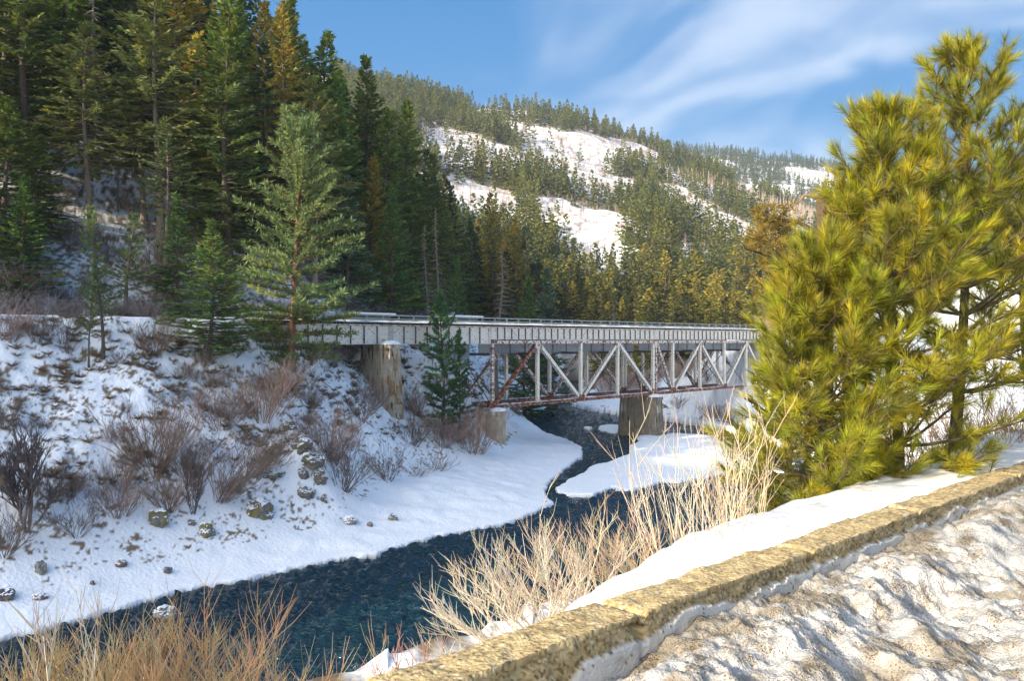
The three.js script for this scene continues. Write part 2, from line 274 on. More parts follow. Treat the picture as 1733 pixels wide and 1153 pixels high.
{
  const o0 = bv(0, 0, -8.6), br = thing('railway_bridge', 'long steel railway bridge of rusty white trusses and snowy deck across the river', 'bridge', o0.toArray());
  const L = (s, q, h) => bv(s, q, h).sub(o0), one = (name, m, fn, par = br) => { const b = new MB(); fn(b); return b.build(name, m, par); };
  const bx = (b, s0, s1, q0, q1, h0, h1) => b.box(L((s0 + s1) / 2, (q0 + q1) / 2, (h0 + h1) / 2), bS.clone().multiplyScalar((s1 - s0) / 2), UP.clone().multiplyScalar((h1 - h0) / 2), bQ.clone().multiplyScalar((q1 - q0) / 2));
  // plate girders: near one in panels between its stiffeners, far one behind
  function girder(q, near) {
    const runs = [[-33, -15.9, 1.75, -0.42, 1.72], [-15.6, -0.5, 1.75, -0.42, 1.7], [-0.4, 35.5, 1.75, 0.12, 1.28], [35.7, 78, 1.75, 0.12, 1.28]];
    for (const [s0, s1, top, bot, step] of runs) {
      const root = one('plate_girder', M.paint, (b) => { bx(b, s0, s1, q - 0.2, q + 0.2, top - 0.05, top); bx(b, s0, s1, q - 0.2, q + 0.2, bot, bot + 0.05); });
      const n = Math.round((s1 - s0) / step), st = (s1 - s0) / n;
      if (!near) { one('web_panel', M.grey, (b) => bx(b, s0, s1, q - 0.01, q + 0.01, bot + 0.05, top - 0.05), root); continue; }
      for (let i = 0; i < n; i++) { one('web_panel', M.paint, (b) => bx(b, s0 + i * st + 0.03, s0 + (i + 1) * st - 0.03, q - 0.012, q + 0.012, bot + 0.05, top - 0.05), root); }
      for (let i = 0; i <= n; i++) { const s = s0 + i * st; one('stiffener', i % n ? M.dark : M.paint, (b) => { bx(b, s - 0.03, s + 0.03, q - 0.17, q + 0.17, bot + 0.05, top - 0.05); if (i % n === 0) { bx(b, s - 0.16, s - 0.11, q - 0.17, q + 0.17, bot + 0.05, top - 0.05); bx(b, s + 0.11, s + 0.16, q - 0.17, q + 0.17, bot + 0.05, top - 0.05); } }, root); }
      one('flange_angle', M.worn, (b) => bx(b, s0, s1, q - 0.19, q - 0.014, top - 0.17, top - 0.052), root);
    }
  }
  girder(0, true); girder(5.8, false);
  for (const [s0, s1, h] of [[-6, -0.6, -2.5], [1, 35, -1.75], [36.2, 77, -1.75]]) {
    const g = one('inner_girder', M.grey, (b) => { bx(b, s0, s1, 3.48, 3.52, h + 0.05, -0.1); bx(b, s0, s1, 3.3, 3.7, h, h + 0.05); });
    for (let s = s0; s <= s1; s += 2.9) one('stiffener', M.grey, (b) => bx(b, s - 0.05, s + 0.05, 3.32, 3.47, h + 0.05, -0.12), g);
  }
  // members of the trusses
  function laced(q, sA, hA, sB, hB, mA, name) { // two channels with lacing bars between
    const a = L(sA, q, hA), b = L(sB, q, hB), d = b.clone().sub(a), len = d.length(); d.normalize();
    const nrm = new THREE.Vector3().crossVectors(d, bQ).normalize(), root = one(name, mA, (m) => { for (const k of [-0.21, 0.21]) beam(m, a.clone().addScaledVector(bQ, k), b.clone().addScaledVector(bQ, k), bQ, 0.44, 0.06); });
    one('lacing', mA === M.rust ? M.rust : M.dark, (m) => { const n = Math.round(len / 0.42); for (const f of [-0.17, 0.17]) for (let i = 0; i < n; i++) { const p0 = a.clone().addScaledVector(d, len * (i + 0.05) / n).addScaledVector(nrm, f).addScaledVector(bQ, i % 2 ? 0.18 : -0.18), p1 = a.clone().addScaledVector(d, len * (i + 1) / n).addScaledVector(nrm, f).addScaledVector(bQ, i % 2 ? -0.18 : 0.18); beam(m, p0, p1, nrm, 0.075, 0.02); } if (mA !== M.rust) beam(m, a.clone().addScaledVector(nrm, 0), b, bQ, 0.05, 0.02); }, root);
  }
  const spans = [{ n: [[0, 0], [8.4, 1], [17.4, 0], [26, 1], [35.2, 0]], end: [0, 35.2] }, { n: [[35.9, 1], [40.8, 0], [49.1, 1], [57.2, 0], [65.1, 1], [73, 0], [77.5, 1]], end: [35.9, 77.5] }];
  const T = -0.22, B = -8.3;
  for (const q of [0, 5.8]) for (const sp of spans) {
    const [e0, e1] = sp.end, near = q === 0;
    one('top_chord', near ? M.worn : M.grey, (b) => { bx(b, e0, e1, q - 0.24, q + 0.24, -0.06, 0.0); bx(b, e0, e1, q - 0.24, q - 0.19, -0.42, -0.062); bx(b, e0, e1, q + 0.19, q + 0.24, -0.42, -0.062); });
    one('bottom_chord', M.rust, (b) => { for (const k of [-0.2, 0.2]) bx(b, e0, e1, q + k - 0.03, q + k + 0.03, B - 0.2, B + 0.2); for (let s = e0; s < e1; s += 1.1) bx(b, s, s + 0.3, q - 0.17, q + 0.17, B + 0.15, B + 0.18); });
    one('snow_ledge', M.snow, (b) => { b.color(...SNOW); for (let s = e0 + 0.8; s < e1 - 1; s += 2.6) bx(b, s, s + 2.1, q + 0.0, q + 0.28, B + 0.2, B + 0.27); });
    for (let i = 0; i < sp.n.length; i++) {
      const [s, up] = sp.n[i];
      const post = one('vertical_post', (i === 0 && near) ? M.worn : M.paint, (b) => { for (const k of [-0.17, 0.17]) bx(b, s - 0.21, s + 0.21, q + k - 0.025, q + k + 0.025, B + 0.2, T - 0.2); bx(b, s - 0.02, s + 0.02, q - 0.14, q + 0.14, B + 0.3, T - 0.3); });
      one('gusset_plate', up ? M.worn : M.rust, (b) => { const h = up ? T - 0.35 : B + 0.3; for (const k of [-0.27, 0.27]) bx(b, s - 0.62, s + 0.62, q + k - 0.012, q + k + 0.012, h - 0.45, h + 0.45); }, post);
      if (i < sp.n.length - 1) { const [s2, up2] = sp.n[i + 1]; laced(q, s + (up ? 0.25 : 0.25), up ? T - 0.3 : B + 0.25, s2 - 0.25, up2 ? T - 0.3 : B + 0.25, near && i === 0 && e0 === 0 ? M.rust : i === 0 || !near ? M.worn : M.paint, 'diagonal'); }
    }
  }
  // bracing between the two trusses: floor beams, cross frames, lower laterals
  for (const sp of spans) for (let i = 0; i < sp.n.length; i++) {
    const s = sp.n[i][0];
    one('cross_strut', M.dark, (b) => { bx(b, s - 0.12, s + 0.12, 0.3, 5.5, B - 0.12, B + 0.12); bx(b, s - 0.12, s + 0.12, 0.3, 5.5, -1.9, -1.6); });
    one('sway_brace', M.dark, (b) => { beam(b, L(s, 0.2, B + 0.3), L(s, 5.6, -2), UP, 0.09, 0.09); beam(b, L(s + 0.1, 5.6, B + 0.3), L(s + 0.1, 0.2, -2), UP, 0.09, 0.09); });
    if (i < sp.n.length - 1) { const s2 = sp.n[i + 1][0]; one('lateral_brace', M.rust, (b) => { beam(b, L(s, 0.2, B), L(s2, 5.6, B), UP, 0.1, 0.1); beam(b, L(s, 5.6, B - 0.11), L(s2, 0.2, B - 0.11), UP, 0.1, 0.1); }); }
  }
  // ties, snow on the deck, railing on the far side
  one('bridge_ties', M.timber, (b) => { const r = rng(5); for (let s = -34; s < 79; s += 0.42) { const j = (r() - 0.5) * 0.16; bx(b, s, s + 0.23, -0.42 + j, 6.4 + j, 1.755, 1.98); } }).userData.kind = 'stuff';
  one('guard_timber', M.timber, (b) => bx(b, -34, 79, -0.2, 0.02, 1.985, 2.1));
  one('rail', M.rust, (b) => { bx(b, -60, 79, 1.9, 1.97, 1.99, 2.17); }); one('rail', M.rust, (b) => { bx(b, -60, 79, 3.4, 3.47, 1.99, 2.17); });
  { const r = rng(8), nu = 280, nv = 14; const g = gridMesh(nu, nv, (i, j) => { const s = -36 + 115.5 * i / (nu - 1), v = j / (nv - 1), q = -0.36 + 6.5 * v, edge = Math.min(v, 1 - v) * 2; const y = 1.985 + (edge < 0.01 ? 0 : 0.12 + 0.1 * Math.min(1, edge * 5) + 0.12 * fbm(s * 0.5, q * 0.7, 3, 3)); const p = L(s, q + (j === 0 ? 0.1 * noise(s * 1.7, 0, 3) : 0), y); return { p: p.toArray(), c: SNOW }; }); const o = new THREE.Mesh(g, M.snow); o.name = 'deck_snow'; br.add(o); }
  for (let s = -26; s < 78; s += 2.35) { one('railing_post', M.weather, (b) => bx(b, s - 0.07, s + 0.07, 6.42, 6.56, 1.72, 3.0)); }
  for (let s = -26; s < 76; s += 9.4) for (const h of [2.5, 2.96]) one('railing_rail', M.weather, (b) => bx(b, s - 0.07, s + 9.32, 6.33, 6.41, h, h + 0.14));
  for (const [s, l] of [[-16, 6.2], [-0.5, 5.4]]) { const pl = one('refuge_platform', M.weather, (b) => { bx(b, s, s + l, 6.6, 7.9, 2.95, 3.04); bx(b, s, s + l, 7.75, 7.85, 2.2, 2.94); }); one('snow_cap', M.snow, (b) => { b.color(...SNOW); bx(b, s + 0.1, s + l - 0.15, 6.5, 7.8, 3.045, 3.3); }, pl); }
}

// ---------------------------------------------------------------- concrete piers
function pierTex(seed, brown, tone = 1) {
  return tex(512, 512, (u, v) => {
    const st = fbm(u * 22, v * 3.6, seed, 4), bl = fbm(u * 11, v * 11, seed + 2, 4), f = fbm(u * 80, v * 80, seed + 4, 2);
    let c = mix3([0.6, 0.55, 0.46], [0.78, 0.74, 0.67], clamp(0.5 + bl)); c = c.map((x) => x * tone * (1 + f * 0.25));
    c = mix3(c, [0.5, 0.35, 0.19], clamp(0.85 * brown * sst(-0.05, 0.25, st + bl * 0.4))); c = mix3(c, [0.11, 0.085, 0.065], sst(0.17, 0.34, fbm(u * 26 + 5, v * 2.6, seed + 8, 4) + bl * 0.35) * 0.6); c = mix3(c, [0.85, 0.83, 0.8], 0.7 * sst(0.2, 0.3, fbm(u * 34 + 2, v * 2, seed + 12, 3)));
    return c;
  }, true, 8);
}
function pier(label, s, q0, q1, w, top, bot, flare, lifts, seed, brown, snowEnds) {
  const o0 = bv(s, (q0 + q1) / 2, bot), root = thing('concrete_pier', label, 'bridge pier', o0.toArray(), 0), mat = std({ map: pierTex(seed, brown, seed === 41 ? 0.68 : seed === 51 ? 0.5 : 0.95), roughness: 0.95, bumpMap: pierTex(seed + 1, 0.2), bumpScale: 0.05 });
  const hl = (q1 - q0) / 2, hw = w / 2, H = top - bot;
  const ring = (y, grow) => { const k = flare * (1 - y / H) + grow, a = hw + k, l = hl + k, c = a * 0.55; return [[-a, l - c], [-c, l], [c, l], [a, l - c], [a, -l + c], [c, -l], [-c, -l], [-a, -l + c]].map(([x, z]) => bS.clone().multiplyScalar(x).addScaledVector(bQ, z).add(V(0, y, 0))); };
  const body = (b, y0, y1, g0, g1, cap) => { // eight faces, finely split, a little uneven
    const n = Math.max(2, Math.round((y1 - y0) / 0.5)); let prev = null;
    for (let i = 0; i <= n; i++) { const y = lerp(y0, y1, i / n), r = ring(y, lerp(g0, g1, i / n)); const fine = []; for (let k = 0; k < 8; k++) for (let m = 0; m < 4; m++) { const p = r[k].clone().lerp(r[(k + 1) % 8], m / 4), j = 0.05 * fbm(p.x * 0.9, p.y * 0.9, p.z * 0.9 + seed, 3); p.addScaledVector(V(p.x, 0, p.z).normalize(), j); fine.push(p); } if (prev) for (let k = 0; k < 32; k++) b.quad(prev[k], prev[(k + 1) % 32], fine[(k + 1) % 32], fine[k]); prev = fine; }
    if (cap) { const c = prev.reduce((a, p) => a.add(p), V(0, 0, 0)).multiplyScalar(1 / 32); for (let k = 0; k < 32; k++) b.tri(prev[k], prev[(k + 1) % 32], c); }
  };
  let y = 0; const bounds = [...lifts.map((f) => f * (H - 0.5)), H - 0.5];
  for (const y1 of bounds) { const b = new MB(); body(b, y + 0.035, y1 - 0.035, 0, 0, true); b.build('concrete_lift', mat, root); const jn = new MB(); body(jn, y1 - 0.035, y1 + 0.035, -0.05, -0.05, false); jn.build('joint', mat, root); y = y1; }
  const cp = new MB(); body(cp, H - 0.46, H, 0.14, 0.14, true); cp.build('pier_cap', mat, root);
  for (const end of snowEnds) { const nu = 16, nv = 10, c0 = bQ.clone().multiplyScalar(end * (hl - hw * 0.55)); const g = gridMesh(nu, nv, (i, j) => { const a = i / (nu - 1) * Math.PI * 2, r = j / (nv - 1), k = hw * 1.0; const p = c0.clone().addScaledVector(bS, Math.cos(a) * r * k).addScaledVector(bQ, Math.sin(a) * r * k * 0.75).add(V(0, H + 0.02 + 0.42 * Math.sqrt(Math.max(0, 1 - r * r)) + 0.05 * noise(a * 2, r * 3, seed), 0)); return { p: p.toArray(), c: SNOW }; }); const o = new THREE.Mesh(g, M.snow); o.name = 'snow_cap'; root.add(o); }
  return root;
}
pier('tall tapered brown-stained concrete pier under the plate girder, bushes at its foot', -16.4, -1.6, 3.5, 2.5, -0.45, -8.6, 0.42, [0.18, 0.36, 0.56, 0.8], 21, 0.95, [-1]);
pier('low concrete pier with snowy cap under the rusty corner of the truss, half behind bushes', 0.1, -1.6, 7.2, 2.4, -8.75, -14.4, 0.12, [0.3, 0.65], 31, 0.4, [-1]);
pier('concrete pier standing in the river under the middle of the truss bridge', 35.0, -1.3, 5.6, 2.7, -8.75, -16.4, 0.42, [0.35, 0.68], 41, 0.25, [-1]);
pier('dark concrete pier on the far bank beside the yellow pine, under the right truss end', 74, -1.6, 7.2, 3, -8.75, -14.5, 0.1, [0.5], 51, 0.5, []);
// ---------------------------------------------------------------- conifers
const barkMat = std({ map: tex(256, 256, (u, v) => { const n = 0.72 + 0.5 * fbm(u * 26, v * 5, 3, 4); return [n, n, n]; }, false, 1.2), roughness: 1 });
const needleMat = leaf({}), twigMat = std({ roughness: 0.95, flatShading: true });
const BARK = { grey: [0.16, 0.12, 0.09], dark: [0.07, 0.05, 0.04], pale: [0.3, 0.24, 0.18], orange: [0.26, 0.13, 0.07] };
const rot = (v, ax, a) => v.clone().applyAxisAngle(ax, a);
// a conifer built as trunk and crown; H height, R crown radius, base bare share of the trunk
function conifer(seed, o) {
  const { H, R, base = 0.08, n = 150, droop = -0.25, prof = 0.68, spray = 0.6, wid = 0.2, dens = 1, col = [0.035, 0.07, 0.022], var_ = 0.35, bark = 'grey', rag = 0.35, dead = 0, lod = 0, lean = 0, tuft = 0, bareTop = 0 } = o;
  const r = rng(seed), trunk = new MB(), crown = new MB(), bc = BARK[bark], limb = lod > 1 ? null : trunk;
  const axis = (t) => V(lean * t * t * H + 0.012 * H * Math.sin(t * 5 + seed), t * H, 0.01 * H * Math.sin(t * 4 + seed * 2));
  const rad = H * 0.0125, tp = []; const tr = [];
  for (let i = 0; i <= 9; i++) { const t = i / 9; tp.push(axis(t)); tr.push(rad * (1 - t * 0.95) * (i === 0 ? 1.35 : 1)); }
  tp[0].y = -0.8;
  trunk.color(...bc); trunk.tube(tp, tr, lod ? 5 : 9);
  const branch = (t, len, az, el, foliage, thick) => {
    const p0 = axis(t), d0 = V(Math.cos(az) * Math.cos(el), Math.sin(el), Math.sin(az) * Math.cos(el)), pts = [p0], side = V(-Math.sin(az), 0, Math.cos(az)), seg = lod ? 2 : 4; let p = p0.clone(), d = d0.clone();
    for (let i = 0; i < seg; i++) { d.y += (foliage ? 0.07 : -0.02) + (r() - 0.5) * 0.16; d.addScaledVector(side, (r() - 0.5) * 0.2).normalize(); p = p.clone().addScaledVector(d, len / seg); pts.push(p); }
    if (limb) { limb.color(...(foliage ? bc.map((x) => x * 0.8) : bc.map((x) => x * 1.15))); limb.tube(pts, pts.map((_, i) => Math.max(0.008, thick * (1 - i / pts.length))), 3); }
    if (!foliage) { if (limb) for (let k = 0; k < 3; k++) { const f = 0.35 + 0.6 * r(), i = Math.min(seg - 1, Math.floor(f * seg)), q = pts[i].clone().lerp(pts[i + 1], f * seg - i); limb.tube([q, q.clone().add(V((r() - 0.5) * len * 0.5, (r() - 0.6) * len * 0.25, (r() - 0.5) * len * 0.5))], [thick * 0.4, 0.006], 3); } return; }
    const hue = 1 + (r() - 0.5) * 2 * var_, yel = (r() - 0.5) * var_, cc = [col[0] * hue * (1 + yel), col[1] * hue, col[2] * hue * (1 - yel)];
    const k = Math.max(3, Math.round(len / spray * 2.3 * dens));
    for (let i = 0; i < k; i++) {
      const f = 0.15 + 0.85 * (i + r() * 0.8) / k, ii = Math.min(seg - 1, Math.floor(f * seg)), q = pts[ii].clone().lerp(pts[ii + 1], Math.min(1, f * seg - ii)), bd = pts[ii + 1].clone().sub(pts[ii]).normalize();
      const sp_ = spray * (lod ? 1.05 - 0.6 * t : 1.08 - 0.3 * t), g = 0.75 + r() * 0.5; crown.color(cc[0] * g, cc[1] * g, cc[2] * g);
      if (tuft) { for (let m = 0; m < tuft; m++) { const dd = V(r() - 0.5, r() - 0.25, r() - 0.5).normalize().addScaledVector(bd, 0.7).normalize(), w = V(r() - 0.5, r() - 0.5, r() - 0.5).cross(dd).normalize(); crown.kite(q, dd, w, spray * (0.6 + 0.6 * r()), wid); } continue; }
      const side2 = new THREE.Vector3().crossVectors(bd, UP).normalize();
      for (const sg of [-1, 1]) {
        const an = (0.45 + 0.6 * r()) * sg, dd = bd.clone().multiplyScalar(Math.cos(an)).addScaledVector(side2, Math.sin(an)); dd.y -= 0.12 + 0.25 * r(); dd.normalize();
        const w = new THREE.Vector3().crossVectors(dd, UP).normalize().addScaledVector(UP, (r() - 0.5) * (lod ? 3.2 : 2.2)).normalize();
        crown.kite(q, dd, w, sp_ * (0.65 + 0.7 * r()) * (1.1 - 0.35 * f), wid * (lod ? 1.05 - 0.55 * t : 1) * (0.7 + 0.6 * r()), -0.04);
      }
      if (r() < 0.6) { const dd = bd.clone().add(V((r() - 0.5) * 0.6, 0.35 - 0.6 * r(), (r() - 0.5) * 0.6)).normalize(), w = V(r() - 0.5, r() * 0.6, r() - 0.5).cross(dd).normalize(); crown.kite(q, dd, w, sp_ * 0.9, wid); }
    }
  };
  for (let i = 0; i < n; i++) {
    const f = Math.pow((i + r() * 0.9) / n, 0.92), t = base + (1 - base) * f * (bareTop ? 1 - bareTop : 1);
    if (r() < rag * 0.35) continue;
    const pr = f < 0.12 ? 0.55 + f * 3.7 : Math.pow(1 - (f - 0.12) / 0.88, prof) , len = Math.max(0.02 * H, R * pr * (1 - rag * 0.6 + rag * 1.1 * r()));
    branch(Math.min(0.995, t), len, i * 2.39996 + r() * 1.2, lerp(droop, 0.75, Math.pow(f, 1.6)) + (r() - 0.5) * 0.25, true, 0.012 * len + 0.012);
  }
  const top = axis(1); crown.color(...col); for (let m = 0; m < 8; m++) { const a = m * 2.4, d = V(Math.cos(a) * 0.35, 1, Math.sin(a) * 0.35).normalize(); crown.kite(axis(0.955), d, V(-Math.sin(a), 0, Math.cos(a)), lod ? H * 0.06 : H * 0.05 + spray * 0.4, wid * (lod ? 0.4 : 0.7)); }
  for (let i = 0; i < dead; i++) { const t = base * (0.25 + 0.85 * r()); branch(t, R * (0.35 + 0.5 * r()), r() * 6.28, -0.35 + 0.35 * r(), false, 0.03); }
  return { trunk: trunk.geo(), crown: crown.geo() };
}
function bareTree(seed, { H, R, n = 40, col = [0.22, 0.18, 0.15], base = 0.2, lean = 0.02, up = 0.3, thick = 1 }) { // dead or leafless: trunk and fine branches
  const r = rng(seed), trunk = new MB(), fine = new MB(), axis = (t) => V(lean * t * H + 0.012 * H * Math.sin(t * 6 + seed), t * H - (t === 0 ? 0.5 : 0), 0.01 * H * Math.sin(t * 5));
  trunk.color(...col); trunk.tube([0, 0.25, 0.5, 0.75, 1].map(axis), [0.014, 0.011, 0.008, 0.005, 0.002].map((x) => x * H * thick), 6);
  for (let i = 0; i < n; i++) {
    const f = (i + r()) / n, t = base + (1 - base) * f, len = R * (1 - f * 0.75) * (0.5 + 0.6 * r()), az = i * 2.4 + r(), el = up + (r() - 0.5) * 0.5; let p = axis(t), d = V(Math.cos(az) * Math.cos(el), Math.sin(el), Math.sin(az) * Math.cos(el)); const pts = [p];
    for (let k = 0; k < 3; k++) { d.add(V((r() - 0.5) * 0.5, up * 0.35 + (r() - 0.5) * 0.3, (r() - 0.5) * 0.5)).normalize(); p = p.clone().addScaledVector(d, len / 3); pts.push(p); }
    const g = 0.8 + r() * 0.4; fine.color(col[0] * g, col[1] * g, col[2] * g); fine.tube(pts, [0.0035, 0.0026, 0.0018, 0.0008].map((x) => Math.max(0.007, x * H * thick)), 3);
    for (let k = 0; k < 5; k++) { const ii = Math.floor(r() * 3), q = pts[ii].clone().lerp(pts[ii + 1], r()), e = q.clone().add(V((r() - 0.5), (r() - 0.35 + up) * 0.8, (r() - 0.5)).multiplyScalar(len * 0.55)); fine.tube([q, e], [Math.max(0.006, 0.0014 * H * thick), 0.004], 3); }
  }
  return { trunk: trunk.geo(), crown: fine.geo() };
}
const GREEN = [0.145, 0.2, 0.032], GOLD = [0.29, 0.225, 0.03], OLIVE = [0.21, 0.23, 0.052], BLUE = [0.06, 0.095, 0.05];
const kinds = {
  fir: [11, { H: 28, R: 5.2, n: 230, spray: 0.85, wid: 0.38, col: GREEN, base: 0.04, droop: -0.35 }],
  fir_b: [12, { H: 30, R: 5, n: 230, spray: 0.85, wid: 0.36, col: [0.125, 0.165, 0.03], base: 0.1, droop: -0.3, rag: 0.5, dead: 14 }],
  golden: [13, { H: 28, R: 5, n: 230, spray: 0.85, wid: 0.36, col: GOLD, base: 0.06, droop: -0.25, rag: 0.45 }],
  ragged: [14, { H: 24, R: 4.6, n: 165, spray: 0.75, wid: 0.3, col: OLIVE, base: 0.34, droop: -0.3, rag: 0.75, dead: 34, bark: 'pale', var_: 0.3 }],
  thin: [15, { H: 24, R: 3.8, n: 150, spray: 0.7, wid: 0.28, col: [0.15, 0.19, 0.055], base: 0.45, droop: -0.2, rag: 0.7, dead: 40, bark: 'pale', lean: 0.05 }],
  bright: [16, { H: 20, R: 4.4, n: 200, spray: 0.7, wid: 0.3, col: [0.11, 0.2, 0.04], base: 0.06, droop: -0.2, prof: 0.95 }],
  young: [17, { H: 13, R: 3.9, n: 210, spray: 0.48, wid: 0.18, col: [0.15, 0.23, 0.05], base: 0.06, droop: -0.15, prof: 0.95, rag: 0.25, bark: 'grey' }],
  blue: [18, { H: 16, R: 3.6, n: 165, spray: 0.65, wid: 0.28, col: [0.12, 0.19, 0.1], base: 0.04, droop: -0.3, prof: 0.95 }],
};
const protos = {};
function treeOf(kind, def, build = conifer) { const g = build(def[0], def[1]); const root = new THREE.Group(); const t = new THREE.Mesh(g.trunk, barkMat), c = new THREE.Mesh(g.crown, build === bareTree ? twigMat : needleMat); t.name = 'trunk'; c.name = build === bareTree ? 'branches' : 'crown'; root.add(t, c); protos[kind] = { root, H: def[1].H }; }
for (const k in kinds) treeOf(k, kinds[k]);
treeOf('pine', [21, { H: 24, R: 6.8, n: 200, base: 0.05, droop: -0.12, prof: 0.52, spray: 0.62, wid: 0.11, tuft: 15, dens: 0.7, col: [0.19, 0.25, 0.085], bark: 'orange', rag: 0.6, var_: 0.25 }]);
treeOf('dark_pine', [22, { H: 16, R: 3.1, n: 110, base: 0.06, droop: 0, prof: 0.6, spray: 0.5, wid: 0.1, tuft: 14, dens: 0.8, col: [0.06, 0.15, 0.05], bark: 'dark', rag: 0.75 }]);
treeOf('sapling', [23, { H: 13, R: 1.8, n: 95, base: 0.24, droop: 0.1, prof: 0.5, spray: 0.36, wid: 0.07, tuft: 10, dens: 0.6, col: [0.13, 0.19, 0.06], bark: 'grey', rag: 0.8, lean: 0.06 }]);
const FAR = { lod: 2, spray: 1.2, wid: 0.6, dens: 0.9, n: 90, rag: 0.35 };
treeOf('far_green', [31, { ...FAR, H: 20, R: 3.4, col: [0.06, 0.085, 0.026] }]); treeOf('far_gold', [32, { ...FAR, H: 20, R: 3.3, col: [0.14, 0.125, 0.024] }]); treeOf('far_olive', [33, { ...FAR, H: 20, R: 3.9, col: [0.36, 0.31, 0.045], prof: 0.7 }]); treeOf('far_dark', [34, { ...FAR, H: 24, R: 3.5, col: [0.03, 0.06, 0.022] }]);
treeOf('snag', [41, { H: 20, R: 2.6, n: 70, base: 0.25, up: -0.15, col: [0.24, 0.19, 0.16] }], bareTree); treeOf('bare', [42, { H: 15, R: 3.2, n: 75, base: 0.15, up: 0.45, col: [0.27, 0.24, 0.2] }], bareTree);
const placed = [];
function plantTree(kind, label, X, Z, H, turn, group, wide = 1, name) {
  const p = protos[kind], s = H / p.H, o = p.root.clone(); o.name = numbered(name ?? (kind.includes('pine') || kind === 'far_olive' || kind === 'far_gold' ? 'pine_tree' : kind === 'snag' ? 'dead_tree' : kind === 'bare' ? 'leafless_tree' : 'fir_tree'));
  o.position.set(...stand(X, Z, 0.1)); o.scale.set(s * wide, s, s * wide); o.rotation.y = turn; tag(o, label, kind === 'snag' ? 'dead tree' : kind === 'bare' ? 'leafless tree' : kind.includes('pine') || kind === 'far_olive' || kind === 'far_gold' ? 'pine tree' : 'fir tree', group); scene.add(o); placed.push([X, Z, H * 0.14]); return o;
}
function treeAt(kind, label, px, Z, topY, wide = 1, group, name) { const X = (px - CX) / F * Z, H = -(topY - CY) / F * Z - ground(X, Z); return plantTree(kind, label, X, Z, H, (px * 1.7) % 6.28, group, wide, name); }
// the trees one can tell apart
treeAt('pine', 'big soft-needled pine with orange trunk standing before the left bridge end', 500, 76, 186, 1);
treeAt('young', 'young bright green fir with pale thin trunk on the bank left of the big pine', 358, 68, 374, 1.3);
treeAt('sapling', 'thin leaning sapling with sparse yellowish needles on the upper snowy bank', 172, 62, 352, 1);
treeAt('sapling', 'shorter sparse sapling just left of the leaning one on the snowy bank', 152, 61, 440, 0.8);
treeAt('dark_pine', 'dark green pine standing in front of the plate girder, right of the stained pier', 748, 90, 497, 1.05);
treeAt('dark_pine', 'slim dark pine close behind the one in front of the plate girder', 778, 93, 560, 0.8);
treeAt('fir', 'broad dark fir at the left edge of the photo above the rail grade', 12, 74, 168, 1.8);
treeAt('fir', 'small bushy green fir beside the left edge, below the ragged tall trees', 62, 79, 215, 1.6);
treeAt('bright', 'dense mid-green fir left of the young fir, just beyond the rail grade', 300, 78, 330, 1.2);
treeAt('bright', 'green fir low on the slope at the left edge, its boughs near the rail grade', 40, 70, 300, 1.5);
treeAt('sapling', 'young yellowish fir beyond the rail grade above the leaning sapling', 215, 74, 360, 1.7);
treeAt('ragged', 'tall ragged fir with bare brown lower trunk rising from the snowy slope', 148, 82, 42, 1.25);
treeAt('thin', 'tall thin fir with pale bare trunk and feathery dead branches, second from left', 240, 90, 48, 1.25);
treeAt('snag', 'dead pale leaning trunk left of the thin fir with the feathery dead branches', 200, 90, 225, 0.9);
treeAt('thin', 'leaning fir with bare pale stem, right of the feathery dead branches', 282, 80, 196, 1.1);
treeAt('ragged', 'tall fir with grey trunk cut off by the upper left corner', 8, 96, -60, 1.1);
treeAt('snag', 'grey leafless treetop at the top of the photo, left part', 165, 94, -20, 1.1);
treeAt('golden', 'broad golden-green fir at the top centre of the left forest', 378, 104, 54, 1.2);
treeAt('golden', 'tall golden fir near the sky edge with bare orange branches below', 442, 112, 6, 1.05);
treeAt('fir_b', 'dark tall fir whose top touches the upper edge left of the sky', 486, 118, -6, 1.15);
treeAt('fir', 'dark fir with pointed crown against the sky, right of the tallest golden fir', 552, 128, 58, 1.25);
treeAt('fir_b', 'dark fir at the forest edge against the sky with a narrow top', 618, 138, 102, 1.15);
treeAt('fir', 'green fir at the sky edge standing left of the mountain snow', 688, 150, 172, 1.05);
treeAt('fir', 'tall dark green fir below the narrow-topped fir at the forest edge', 655, 132, 190, 1.1);
treeAt('fir_b', 'dark fir stepping down the forest edge above the dark gap', 730, 158, 262, 1.1);
treeAt('golden', 'golden-tipped fir behind the bright green one above the bridge deck', 630, 118, 268, 1.05);
treeAt('blue', 'blue-green fir just right of the big pine, above the deck', 588, 104, 300, 1.25);
treeAt('bright', 'bright green fir with thin grey trunk above the bridge deck', 664, 110, 322, 1.15);
treeAt('bright', 'small bright fir behind the deck, just above the dark pine', 772, 118, 440, 0.95);
treeAt('snag', 'grey dead tree with fine branches behind the bridge deck', 842, 140, 424, 1.2);
treeAt('snag', 'leaning grey dead trunk between the bright fir and the small bright fir', 722, 118, 380, 0.9);
treeAt('snag', 'second leaning grey dead trunk in the gap above the deck', 740, 122, 350, 0.8);
treeAt('blue', 'pale blue-green fir behind the deck, right of the grey dead tree', 926, 165, 456, 0.95);
treeAt('bright', 'short bright fir between the grey dead tree and the pale fir', 890, 158, 472, 0.95);
treeAt('snag', 'small reddish dead tree behind the middle of the bridge railing', 1034, 190, 508, 1.0);
treeAt('golden', 'sunlit yellow fir high on the forest edge before the snow slope', 832, 235, 330, 0.9);
treeAt('golden', 'sunlit yellow fir lower down the forest edge, right of the first one', 872, 255, 372, 0.9);
